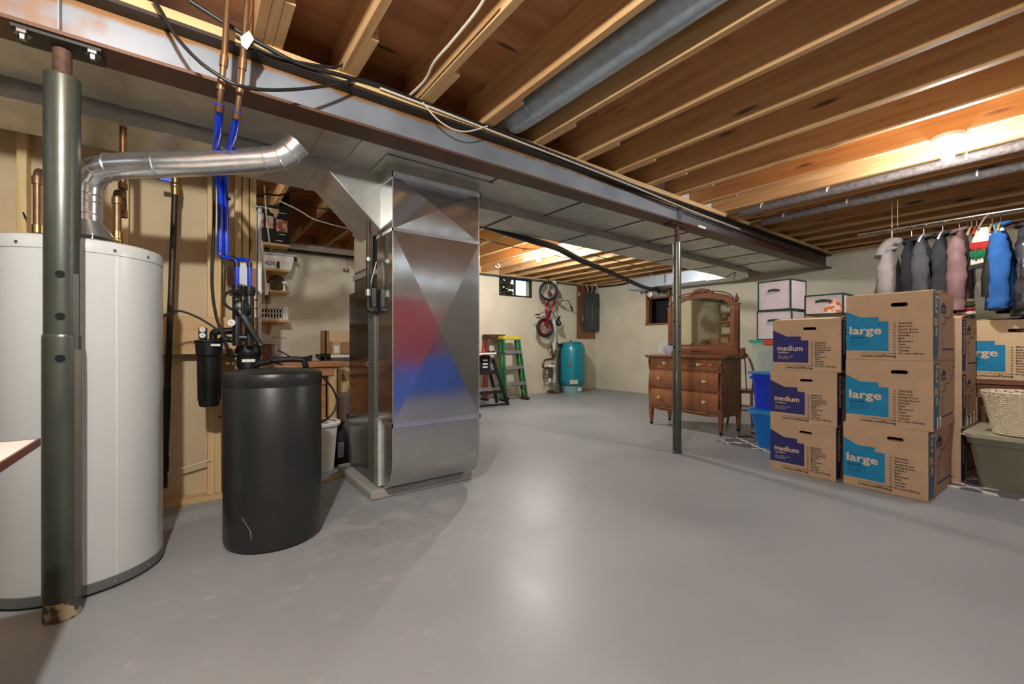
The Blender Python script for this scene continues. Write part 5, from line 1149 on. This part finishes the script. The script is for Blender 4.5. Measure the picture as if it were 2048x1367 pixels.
part('raised_flap', MB().prism([(0,0),(.3,0),(.25,.13),(.04,.13)], (.1,-LW/2+.1,.468), (0,-1,.0), (0,0,1), (.003,0,0)), M['kraftl'], rb_, 'raised flap')
clt = MB(); r = random.Random(8)
for i in range(9): clt.ball((.1+r.uniform(0,.3), r.uniform(-.17,.1), .40+r.uniform(0,.05)), r.uniform(.05,.08), 10, 8, rz=.05)
part('folded_clothes', clt, mat('pink_and_maroon_clothes', (226,190,196), .9, col2=(128,72,78), scale=5, lo=.45, hi=.52), rb_)

# ---- table, tote and basket at the right edge
t = thing('low_table', 'dark brown low table under the pale open carton', 'table', (5.2,.1,0))
part('table_top', MB().box(5.08,6.0,-.6,.62,.733,.768), M['oaky'], t, bev=.003); part('apron', MB().box(5.12,5.14,-.55,.56,.62,.733), M['oaky'], t)
for x, y in ((5.40,.49),(5.88,.49),(5.40,-.57),(5.88,-.57)): part('leg', MB().box(x,x+.05,y,y+.05,.008,.733), M['oaky'], t)
part('back_board', MB().box(5.60,5.62,-.55,.5,.1,.732), M['blackm'], t)
solo('plank', MB().box(5.46,5.54,-.3,.47,.0085,.46), mat('yellow_plank', (206,168,84), .6, var=.1, scale=12, stretch=(1,.1,1)), 'yellow plank standing on edge behind the grey tote', 'plank')
t = thing('storage_tote', 'grey storage tote with a putty lid at the right edge of the view', 'tote', (4.95,.10,.008))
bz = [(0,.0),(.03,.0)]
def taper(x0,x1,y0,y1,z0,z1,d,rad=.04):
    """rounded-rectangle tub, wider at the top."""
    m = MB(); rings = []
    for z, e in ((z0,-d),(z1,0)):
        ring = []
        for cx_, cy_, a0 in ((x1+e-rad,y1+e-rad,0),(x0-e+rad,y1+e-rad,90),(x0-e+rad,y0-e+rad,180),(x1+e-rad,y0-e+rad,270)):
            for k in range(6): a = math.radians(a0+18*k); ring.append((cx_+math.cos(a)*rad, cy_+math.sin(a)*rad, z))
        rings += ring
    n = 24; fs = [(k,(k+1)%n,n+(k+1)%n,n+k) for k in range(n)] + [tuple(range(n-1,-1,-1)), tuple(range(n,2*n))]
    return m.add(rings, fs)
part('tub', taper(4.565,5.33,-.34,.505,.0085,.36,.05), M['tote'], t); part('tub_rim', taper(4.55,5.345,-.355,.52,.325,.372,.008), M['tote'], t)
part('lid', taper(4.535,5.36,-.37,.535,.372,.40,.006,.06), M['totelid'], t, 'putty coloured lid'); part('lid_panel', taper(4.66,5.24,-.25,.41,.398,.409,-.03,.05), M['totelid'], t)
part('lid_latch', MB().box(4.54,4.56,.515,.54,.385,.395), M['totelid'], t)
bxc, byc = 4.70, .262
t = thing('wicker_basket', 'cream woven wicker basket standing on the grey tote', 'basket', (bxc,byc,.41))
wv = MB(); nst = 40; rows = 20
for j in range(rows):
    z = .415 + j*.0138; R = .128 + .052*(j/(rows-1)); pts = []
    for i in range(nst*2): a = 2*PI*i/(nst*2); rr = R + .0035*(1 if (i//1 + j) % 2 else -1); pts.append((bxc+math.cos(a)*rr*1.0, byc+math.sin(a)*rr, z))
    wv.tube(pts, .0062, 6, closed=True)
part('weave', wv, M['wicker'], t)
stk = MB()
for i in range(nst): a = 2*PI*(i+.5)/nst; stk.cyl((bxc+math.cos(a)*.126, byc+math.sin(a)*.126, .412), (bxc+math.cos(a)*.182, byc+math.sin(a)*.182, .705), .004, 6)
part('stakes', stk, M['wicker'], t)
lp_ = MB()
lp_.tube([(bxc+math.cos(2*PI*i/160)*(.186+.006*math.sin(i*2*PI/8)), byc+math.sin(2*PI*i/160)*(.186+.006*math.sin(i*2*PI/8)), .694+.006*math.cos(i*2*PI/8)) for i in range(160)], .006, 6, closed=True)
lp_.torus((bxc,byc,.708), .190, .0075, n=60, m=8); part('rim_braid', lp_, M['wicker'], t); part('base', MB().cyl((bxc,byc,.4105), (bxc,byc,.425), .125, 40), M['wicker'], t)

# ---- blue bins, clear bin and ornament cubes
t = thing('storage_bin', 'bright cyan blue storage bin at the bottom beside the printed cartons', 'bin', (4.74,1.80,.008))
part('tub', taper(4.535,4.96,1.60,2.045,.0085,.375,.055,.06), M['bin2'], t); part('rim', taper(4.52,4.975,1.585,2.065,.352,.392,.004,.08), M['binrim'], t, 'paler rim'); part('lid', taper(4.525,4.97,1.59,2.06,.392,.405,.004,.08), M['bin2'], t)
t = thing('storage_bin', 'royal blue storage bin standing on the cyan blue one', 'bin', (4.74,1.80,.4055))
part('tub', taper(4.55,4.96,1.60,2.03,.406,.75,.022,.05), M['bin'], t); part('rim', taper(4.54,4.97,1.59,2.05,.70,.725,.002,.05), M['bin'], t); part('lid', taper(4.53,4.98,1.58,2.065,.75,.772,.003,.05), M['binrim'], t, 'paler lid'); part('pink_note', MB().box(4.544,4.549,1.71,1.76,.60,.66), M['pinknote'], t)
clr = mat('clear_plastic', (205,228,224), .25, var=.02, alpha=.38)
t = thing('clear_bin', 'clear storage bin with a green lid on top of the blue bins', 'bin', (4.74,1.80,.7725))
part('tub', taper(4.56,4.96,1.61,2.03,.773,1.04,.02,.05), clr, t); part('band', taper(4.55,4.97,1.60,2.045,1.035,1.068,.002,.05), mat('cloudy_band', (176,226,214), .3, alpha=.8), t); part('lid', taper(4.535,4.985,1.59,2.068,1.068,1.092,.003,.06), M['greenlid'], t, 'sea green lid')
part('latch', MB().box(4.53,4.55,1.79,1.90,1.045,1.09), M['redclip'], t, 'orange red latch', bev=.004)
for lab, a, m_ in (('white carton in the clear bin',(4.60,4.9,1.64,1.80,.779,.93),'white'), ('pale grey papers in the clear bin',(4.62,4.9,1.815,1.98,.779,.98),'pvc')): solo('packed_box', MB().box(*a), M[m_], lab, 'box', bev=.003)
solo('pink_packet', MB().box(4.60,4.8,1.66,1.77,.9315,1.01), M['pinknote'], 'pink packet on the white carton in the clear bin', 'packet', bev=.003)
om = mat('frosted_pink_plastic', (226,204,212), .3, col2=(246,238,240), scale=160, lo=.45, hi=.55, alpha=.80)
def cube(lab, x0,x1,y0,y1,z0,z1, rz=0, pat=False):
    c = ((x0+x1)/2,(y0+y1)/2,z0); t = thing('ornament_box', lab, 'storage cube', c, rz); e = .006
    part('sides', MB().box(x0,x1,y0,y1,z0+.002,z1), om, t); ed = MB()
    def edge(n, a, b_): part(n, MB().bar(a, b_, .011, .011), M['greentrim'], t)
    for z in (z0+.004, z1):
        edge('trim', (x0,y0,z),(x0,y1,z)); edge('trim', (x0,y0,z),(x1,y0,z)); edge('trim', (x0,y1,z),(x1,y1,z)); edge('trim', (x1,y0,z),(x1,y1,z))
    for x, y in ((x0,y0),(x0,y1),(x1,y0),(x1,y1)): edge('trim', (x,y,z0),(x,y,z1))
    ym, zm = (y0+y1)/2, z0 + (z1-z0)*.66
    part('handle', MB().tube(spl([(x0-.004,ym+.055,zm),(x0-.02,ym+.02,zm+.006),(x0-.02,ym-.02,zm+.006),(x0-.004,ym-.055,zm)], 5), [(.004,.011)]*16, 8, flat=(1,0,0)), M['greentrim'], t)
    if not pat:
        pk = MB()
        for i in range(3): pk.box(x0+.012, x0+.014, y0+.02+i*(y1-y0-.04)/3, y0+.014+(i+1)*(y1-y0-.04)/3, z0+.02, z0+.14)
        part('inner_tray', pk, mat('pale_pink_trays', (214,180,190), .6, col2=(236,214,220), scale=8), t)
    return t
c1_ = cube('frosted pink storage cube with dark green edges on top of the pile by the cartons', 4.60,4.91,1.665,1.965,1.387,1.675, R_(-4))
cube('frosted pink storage cube with dark green edges directly on the clear bin', 4.60,4.91,1.67,1.98,1.0935,1.378, 0)
oc = cube('frosted pink storage cube with patterned wrap inside, behind the medium cartons', 4.12,4.38,1.135,1.395,1.292,1.452, 0, True)
part('patterned_wrap', MB().prism([(0,0),(.12,0),(.12,.09),(.07,.12),(.0,.05)], (4.117,1.262,1.296), (0,-1,0), (0,0,1), (.001,0,0)), mat('orange_white_wrap', (232,120,72), .6, col2=(244,236,226), scale=30, lo=.45, hi=.52), oc)

# ---- dresser with mirror
dx0, dx1, dy0, dy1 = 4.83, 5.30, 2.462, 3.43
t = thing('dresser', 'old oak dresser with a carved mirror standing behind the slim post', 'dresser', (5.06,2.95,0))
side = [(0,.235),(.0,.30),(-.012,.40),(-.018,.50),(-.005,.62),(.012,.72),(.008,.80),(-.006,.86),(-.006,.888),(.455,.888),(.455,.235)]
for y in (dy0, dy1-.02): part('side_panel', MB().prism(side, (dx0,y,0), (1,0,0), (0,0,1), (0,.02,0)), M['oak'], t)
part('back_panel', MB().box(dx1-.03,dx1-.015,dy0,dy1,.235,.888), M['oak'], t)
part('rail', MB().box(dx0+.01,dx0+.04,dy0,dy1,.235,.262), M['oaky'], t); part('rail', MB().box(dx0+.01,dx0+.04,dy0,dy1,.478,.50), M['oaky'], t); part('rail', MB().box(dx0-.004,dx0+.04,dy0,dy1,.722,.742), M['oaky'], t)
part('dresser_top', MB().box(4.79,5.33,2.405,3.475,.888,.918), M['oaky'], t, bev=.006); part('top_molding', MB().box(4.805,5.31,2.43,3.455,.872,.888), M['oaky'], t, bev=.004)
def drawer(y0, y1, z0, z1, knobs, bow):
    n = 7; prof = [(dx0 - bow*math.sin(PI*i/(n-1)), z0 + (z1-z0)*i/(n-1)) for i in range(n)] + [(dx0+.02,z1),(dx0+.02,z0)]
    d = part('drawer', MB().prism([(p[0], p[1]) for p in prof], (0,y0,0), (1,0,0), (0,0,1), (0,y1-y0,0)), M['oakf'], t, angle=60)
    for y in knobs:
        z = (z0+z1)/2; x = dx0 - bow
        k = part('knob', MB().tube([(x,y,z),(x-.006,y,z),(x-.012,y,z),(x-.03,y,z),(x-.034,y,z)], [.026,.026,.012,.022,.012], 18), M['brass'], d)
        part('knob_face', MB().tube([(x-.033,y,z),(x-.038,y,z)], [.016,.008], 14), M['pvc'], k)
    return d
d1 = drawer(2.985, 3.405, .745, .868, (3.19,), .004); d2 = drawer(2.50, 2.975, .745, .868, (2.735,), .004)
drawer(2.50, 3.405, .502, .720, (2.66,3.26), .02); drawer(2.50, 3.405, .264, .476, (2.66,3.26), .02)
r = random.Random(2)
for yy0, d in ((3.06,d1),(2.61,d2)):
    for sgn in (-1,1):
        cm = MB().tube(spl([(dx0-.006, yy0+.13+sgn*.05, .806),(dx0-.009, yy0+.13+sgn*.09,.82),(dx0-.008,yy0+.13+sgn*.13,.80),(dx0-.008,yy0+.13+sgn*.165,.815),(dx0-.006,yy0+.13+sgn*.175,.80)], 5), .007, 8)
        part('carving', cm, M['oakf'], d)
cv = MB().tube(spl([(dx0-.004,2.62,.245),(dx0-.008,2.8,.232),(dx0-.008,2.95,.24),(dx0-.008,3.1,.232),(dx0-.004,3.28,.245)], 6), .012, 8); part('apron_carving', cv, M['oaky'], t)
part('apron', MB().prism([(2.48,.262),(2.48,.225),(2.62,.20),(2.95,.212),(3.28,.20),(3.42,.225),(3.42,.262)], (dx0+.005,0,0), (0,1,0), (0,0,1), (.018,0,0)), M['oaky'], t)
part('side_apron', MB().box(dx0+.03,dx1-.03,dy0+.002,dy0+.018,.205,.24), M['oak'], t)
for x, y in ((dx0+.02,dy0+.022),(dx0+.02,dy1-.022),(dx1-.035,dy0+.022),(dx1-.035,dy1-.022)):
    g = part('leg', MB().tube([(x,y,.30),(x,y,.20),(x,y,.045)], [.034,.033,.022], 4, flat=(1,1,0)), M['oak'], t, angle=20)
    part('caster', MB().cyl((x-.008,y,.021), (x+.008,y,.021), .020, 16).cyl((x,y,.03), (x,y,.05), .008, 8), M['blackm'], g)
for y in (dy0+.012, dy1-.012):
    cm = MB().tube(spl([(dx0-.012,y,.86),(dx0-.016,y,.82),(dx0-.004,y,.77),(dx0+.006,y,.72)], 5), .014, 8); part('corner_scroll', cm, M['oak'], t)
# mirror
mx0 = 5.24
part('mirror_base', MB().box(mx0-.03,mx0+.05,2.47,3.385,.918,1.005), M['oaky'], t, bev=.006)
for y, s in ((2.455,-1),(3.40,1)):
    part('mirror_foot', MB().prism([(0,0),(.14,0),(.12,.02),(.05,.04),(.02,.09),(0,.09)], (mx0-.02,y-s*-.05,.918), (0,-s,0), (0,0,1), (.05,0,0)), M['oak'], t)
yo0, yo1, zi0, zi1 = 2.565, 3.305, 1.045, 1.60
def arch(y0, y1, z0, zs, rise, n=20):
    out = [(y0, z0), (y1, z0), (y1, zs)]
    yc, hw = (y0+y1)/2, (y1-y0)/2
    for i in range(1, n): a = PI*i/n; c = math.cos(a); q = math.sin(a); out.append((yc + hw*math.copysign(abs(c)**.75, c), zs + rise*q**.75))
    return out + [(y0, zs)]
fo, fi = arch(yo0-.052, yo1+.052, .995, 1.50, .20), arch(yo0, yo1, zi0, 1.48, .155)
fm_ = MB(); n = len(fo)
for x, fl in ((mx0-.022, 0), (mx0+.022, 1)): pass
vs = [(mx0-.022,p[0],p[1]) for p in fo] + [(mx0-.018,p[0],p[1]) for p in fi] + [(mx0+.02,p[0],p[1]) for p in fo] + [(mx0+.02,p[0],p[1]) for p in fi]
fs = []
for i in range(n):
    j = (i+1) % n; fs += [(i,j,n+j,n+i), (2*n+i,3*n+i,3*n+j,2*n+j), (i,2*n+i,2*n+j,j), (n+i,n+j,3*n+j,3*n+i)]
mf = part('mirror_frame', fm_.add(vs, fs), M['oaky'], t)
part('frame_bead', MB().tube([(mx0-.024,p[0]+(.012 if p[0] < 2.93 else -.012)*-1,p[1]+.02) for p in fo[2:]], .008, 8), M['oaky'], mf)
part('mirror_glass', MB().prism(fi, (mx0-.004,0,0), (0,1,0), (0,0,1), (.006,0,0)), mat('old_mirror_glass', (196,192,172), .04, 1, var=.06, scale=3), mf)
cr = MB(); yc = (yo0+yo1)/2
cr.prism([(-.17,-.03),(-.10,.0),(.10,.0),(.17,-.03),(.15,.012),(.11,.02),(.10,.045),(.05,.06),(0,.066),(-.05,.06),(-.10,.045),(-.11,.02),(-.15,.012)], (mx0-.03,yc,1.70), (0,1,0), (0,0,1), (.045,0,0)); part('crest', cr, M['oaky'], mf)
for k in range(-3, 4): part('crest_bead', MB().ball((mx0-.032,yc+k*.026,1.728-abs(k)*.005), .012, 8, 6), M['oaky'], mf)
for k in range(-6, 7): part('base_bead', MB().ball((mx0-.032,yc+k*.02,.962), .009, 8, 6), M['oaky'], t)
for y in (2.492, 3.375):
    ps = part('mirror_post', MB().box(mx0-.028,mx0+.028,y-.028,y+.028,1.0,1.53), M['oak'], t, bev=.004)
    for k in (-.014,0,.014): part('flute', MB().bar((mx0-.029,y+k,1.08), (mx0-.029,y+k,1.50), .006, .003, (1,0,0)), M['oak'], ps)
    part('post_cap', MB().box(mx0-.036,mx0+.036,y-.036,y+.036,1.53,1.545), M['oak'], ps)
    part('finial', MB().lathe([(.001,1.545),(.018,1.545),(.012,1.56),(.028,1.58),(.031,1.60),(.022,1.618),(.010,1.63),(.013,1.642),(.008,1.655),(.001,1.668)], (mx0,y,0), 20), M['oak'], ps)
t = thing('bowl', 'pale ceramic bowl with a dark cloth on the left end of the dresser', 'bowl', (5.0,3.27,.918))
part('bowl_body', MB().lathe([(.001,0),(.045,0),(.05,.012),(.085,.06),(.092,.115),(.086,.115),(.078,.06),(.04,.018),(.001,.016)], (5.0,3.27,.9185), 28), mat('pale_blue_glaze', (206,218,226), .25, var=.05), t); part('bowl_handle', MB().torus((4.99,3.37,.985), .024, .006, (1,.2,0), 16, 8), M['porcelain'], t)
part('dark_cloth', MB().tube(spl([(4.97,3.25,.99),(5.0,3.20,1.045),(5.03,3.16,1.0)], 5), .022, 8), M['navy'], t)
# chair behind
t = thing('wooden_chair', 'dark wooden chair half hidden between the dresser and the bins', 'chair', (5.75,2.62,0))
part('seat', MB().lathe([(.001,.43),(.19,.43),(.205,.44),(.205,.455),(.19,.465),(.001,.462)], (5.75,2.62,0), 28), M['oak'], t)
for x, y in ((5.60,2.48),(5.60,2.76),(5.90,2.48),(5.90,2.76)): part('leg', MB().tube([(x+(x-5.75)*.12,y+(y-2.62)*.12,.008),(x,y,.2),(x,y,.44)], [.013,.017,.016], 10), M['oak'], t)
part('stretcher', MB().torus((5.75,2.62,.22), .20, .009, n=28, m=8), M['oak'], t)
part('back_hoop', MB().tube(spl([(5.60,2.47,.46),(5.56,2.44,.70),(5.54,2.50,.90),(5.53,2.62,.96),(5.54,2.74,.90),(5.56,2.80,.70),(5.60,2.77,.46)], 6), .013, 10), M['oak'], t)
for k in (-.08,0,.08): part('back_spindle', MB().tube([(5.60,2.62+k,.46),(5.545,2.62+k,.93)], .007, 8), M['oak'], t)
# ---- clothes rod and clothes
rx, rz_ = 5.2, 2.118
t = thing('clothes_rod', 'long metal clothes rod hanging under the joists on the right', 'rod', (rx,.0,rz_))
part('rod', MB().cyl((rx,1.315,2.118), (rx,-2.15,2.095), .0145, 18), M['chrome'], t)
for y in (1.02, -.9): part('hanger_wire', MB().cyl((rx,y,2.13), (rx,y,2.445), .003, 6), M['copperd'], t); part('wire_loop', MB().torus((rx,y,2.116), .018, .003, (0,1,0), 16, 6), M['copperd'], t)
def fabric(n, c, c2=None, rough=.9): return mat(n, c, rough, var=.1, col2=c2, scale=9, bump=.25, bscale=120)
def cloth(lab, yc, th, zt, zb, m, hw=.22, kind='jacket', sleeve=True, x=rx, wav=.35, cuff=None, seed=0, extra=None):
    t = thing(kind, lab, kind, (x, yc, zb)); r = random.Random(seed); ph = [r.uniform(0,6) for _ in range(4)]
    prof = [(0,.045,.016),(.025,.07,.020),(.06,.13,.16*th),(.12,.19,.26*th),(.2,.21,.34*th),(.35,.22,.42*th),(.5,.22,.48*th),(.7,.222,.54*th),(.85,.225,.58*th),(1,.22,.58*th)]
    mb = MB(); n = 36; rings = []
    for f, a, b_ in prof:
        for k in range(n):
            an = 2*PI*k/n; c, s = math.cos(an), math.sin(an)
            fold = 1 + wav*(.25+f)*(.22*math.sin(5*an+ph[0]+f*2)+.10*math.sin(9*an+ph[1]-f*3))
            rings.append((x + math.copysign(abs(c)**.8, c)*a*hw/.22, yc + math.copysign(abs(s)**.8, s)*b_*fold + .012*math.sin(3*f+ph[2]), zt - f*(zt-zb) + .008*math.sin(2*an+ph[3])*f))
    m_ = len(prof); mb.add(rings, [(i*n+k, i*n+(k+1)%n, (i+1)*n+(k+1)%n, (i+1)*n+k) for i in range(m_-1) for k in range(n)] + [tuple(range(n-1,-1,-1)), tuple((m_-1)*n+k for k in range(n))])
    part('body', mb, m, t, angle=70)
    if sleeve:
        L_ = min(.58, zt-zb-.05)
        for s in (-1, 1):
            xs = x + s*hw*.82; P_ = spl([(xs-s*.04,yc,zt-.085),(xs+s*.02,yc-.004,zt-.16),(xs+s*.05,yc-.012,zt-.32),(xs+s*.045,yc-.006,zt-.12-L_*.75),(xs+s*.03,yc,zt-.10-L_)], 5)
            k_ = len(P_); part('sleeve', MB().tube(P_, [(.04+.010*math.sin(i*1.1+seed), min(.44*th,.058)*(.5+.5*min(1,i/7))+.005*math.sin(i*2.3+seed)+.004*math.sin(i*.9+seed*2)) for i in range(k_)], 18, flat=(1,0,0)), m, t, angle=70)
            if cuff: part('cuff', MB().cyl(P_[-1] + V((0,0,-.02)), P_[-2], .045, 16), cuff, t)
    part('collar', MB().torus((x,yc,zt-.005), .05, .016, (0,.25,1), 20, 8), m, t)
    return t
gh = fabric('grey_fleece', (150,142,138)); 
t = cloth('grey hooded sweatshirt hanging from a joist nail left of the rod', 1.082, .15, 1.93, 1.42, gh, hw=.17, kind='sweatshirt', sleeve=True, seed=1)
part('hood', MB().tube(spl([(5.13,1.135,1.86),(5.16,1.12,1.93),(5.2,1.075,1.99),(5.2,1.03,2.0),(5.19,.995,1.975)], 6), [(.05,.04)]*8+[(.055,.045)]*8+[(.045,.035)]*6+[(.03,.022)]*3, 14), gh, t)
solo('nail_hook', MB().tube([(5.2,1.06,2.44),(5.2,1.06,2.02),(5.2,1.04,1.985)], .003, 6), M['chrome'], 'thin wire holding the grey hooded sweatshirt', 'hook')
dk = fabric('charcoal_wool', (74,74,76)); bk = fabric('black_cloth', (30,30,34)); nv = fabric('black_navy_softshell', (44,46,50)); mv = fabric('mauve_brown_nylon', (122,92,90), (136,104,100), .6); bl = fabric('blue_fleece', (38,92,158), (48,106,176))
cloth('black jacket behind the charcoal coat on the rod', .925, .09, 1.985, 1.35, bk, seed=2)
cloth('charcoal wool coat on a wooden hanger, second jacket on the rod', .845, .13, 2.0, 1.33, dk, seed=3)
cloth('black softshell jacket between the charcoal coat and the mauve one', .725, .11, 2.005, 1.32, nv, seed=4)
cloth('mauve brown jacket with a drooping sleeve, middle of the rod', .625, .14, 2.015, 1.33, mv, seed=5)
fl = thing('fringed_bag', 'white cloth bag with red and green fringes hanging on the rod', 'bag', (5.1,.46,1.68))
part('bag_body', MB().prism([(-.07,0),(.07,.02),(.055,.2),(.03,.30),(-.03,.30),(-.06,.2)], (5.02,.475,1.68), (0,-1,0), (0,0,1), (.05,0,0)), fabric('cream_cloth', (226,216,190)), fl, bev=.01)
part('white_cuff', MB().box(5.0,5.015,.44,.50,1.86,1.94), M['paper'], fl, bev=.006)
for z, m_, nm in ((1.80,'redink','red_fringe'), (1.735,'green','green_fringe')):
    for i in range(7): part(nm, MB().tube([(5.008,.535-.021*i,z+.06),(5.004,.532-.021*i,z+.02),(5.0,.53-.021*i+.004*(i%3-1),z-.012*(i%2))], [.014,.014,.004], 8), M[m_], fl)
part('black_hem', MB().prism([(-.08,0),(.09,.035),(.09,.07),(-.07,.035)], (5.0,.475,1.645), (0,-1,0), (0,0,1), (.04,0,0)), M['blackm'], fl)
part('strap', MB().tube(spl([(5.0,.50,1.96),(5.08,.47,2.06),(5.16,.45,2.1)], 5), .006, 8), fabric('grey_strap', (150,142,132)), fl); part('cord', MB().tube(spl([(5.0,.415,1.98),(4.995,.40,1.88),(5.0,.398,1.74),(4.995,.402,1.64)], 6), .006, 8), M['alu'], fl)
t = cloth('blue fleece jacket with black panels on the rod', .395, .15, 2.01, 1.34, bl, cuff=M['blackm'], seed=6)
part('black_panel', MB().tube([(5.02,.425,1.90),(4.985,.432,1.75),(4.965,.445,1.58),(4.975,.45,1.42)], [(.012,.012),(.02,.028),(.024,.034),(.02,.03)], 14, flat=(1,0,0)), M['blackm'], t); part('black_hem', MB().lathe([(.205,0),(.225,.01),(.225,.05),(.21,.06)], (rx,.395,1.335), 28, sx=1, sy=.36), M['blackm'], t); part('badge', MB().cyl((4.972,.37,1.93), (4.962,.37,1.93), .012, 12), M['paper'], t)
cloth('shiny black jacket right of the blue fleece at the edge of the view', .262, .12, 1.99, 1.27, mat('shiny_black_nylon', (34,32,36), .28, col2=(70,68,72), scale=14, bump=.8, bscale=30), seed=7)
cloth('pale pink blouse at the right edge of the view on the rod', .16, .10, 2.03, 1.45, fabric('pale_pink_cloth', (214,184,190)), seed=8)
st_ = thing('striped_scarf', 'folded striped scarf of green red and black hanging below the mauve jacket', 'scarf', (5.2,.57,1.18))
for i, c in enumerate(((126,108,74),(40,66,34),(150,34,34),(206,190,180),(16,20,22),(34,78,40),(196,120,50))):
    z = 1.40 - i*.033; part('stripe', MB().tube([(5.06,.62,z),(5.05,.585,z),(5.05,.54,z+.003),(5.06,.52,z+.004)], [.012,.0165,.0165,.010], 12), fabric('scarf_stripe', c), st_)
part('inner_fold', MB().box(5.07,5.09,.53,.615,1.19,1.41), M['redink'], st_)
part('hang_loop', MB().tube([(5.08,.57,1.40),(5.17,.575,1.75),(5.2,.575,2.10)], .003, 6), M['ink'], st_)
def hanger(y, m, lab, wood_=True):
    t = thing('coat_hanger', lab, 'hanger', (rx,y,1.97), group='coat hangers on the clothes rod')
    part('hook', MB().tube(spl([(rx,y,2.02),(rx,y,2.075),(rx+.018,y,2.10),(rx+.012,y,2.132),(rx-.012,y,2.135),(rx-.02,y,2.115)], 5), .0028, 6), M['steel'], t)
    part('shoulder_bar', MB().tube(spl([(rx-.20,y,1.935),(rx-.10,y,1.99),(rx,y,2.02),(rx+.10,y,1.99),(rx+.20,y,1.935)], 5), (.008 if wood_ else .004), 8), m, t)
for y, m_, lab in ((.925,'steel','hanger of the black jacket at the left of the rod'), (.845,'white','white hanger of the charcoal coat'), (.725,'white','white hanger of the black softshell'), (.625,'steel','hanger of the mauve jacket'), (.395,'yellow','yellow hanger of the blue fleece jacket'), (.262,'steel','hanger of the shiny black jacket'), (.16,'steel','hanger of the pale pink blouse')): hanger(y, M[m_], lab, m_ != 'steel')
for y, m_, lab in ((.555,'pine','empty pale wooden hanger beside the fringed bag'), (.525,'redclip','orange red empty hanger beside the fringed bag'), (.44,'pine','empty wooden hanger right of the fringed bag')): hanger(y, M[m_], lab)
M['bin3'] = mat('bright_blue_plastic', (30,104,228), .4, var=.05)
# ---- unseen tote and chest, added behind the viewer for the duct's coloured reflection
t = thing('added_blue_tote', 'unseen blue tote added for the duct reflection', 'tote', (2.9,-1.6,0)); t['label'] = 'wide blue tote added unseen behind the viewer for the duct reflection'
part('tub', taper(1.75,4.1,-1.95,-1.35,.0,.66,.04,.05), M['bin3'], t); part('lid', taper(1.72,4.13,-1.98,-1.32,.66,.70,.004,.06), M['bin3'], t)
t = thing('added_red_chest', 'wide wine red chest added on the unseen blue tote for the duct reflection', 'chest', (2.6,-1.6,.701)); rt = mat('wine_red_plastic', (168,34,58), .45, var=.06)  # added only to give the duct its red reflection
part('tub', taper(1.75,3.45,-1.95,-1.35,.7015,1.82,.0,.05), rt, t); part('lid', taper(1.72,3.48,-1.98,-1.32,1.82,1.90,.004,.06), M['pvc'], t)
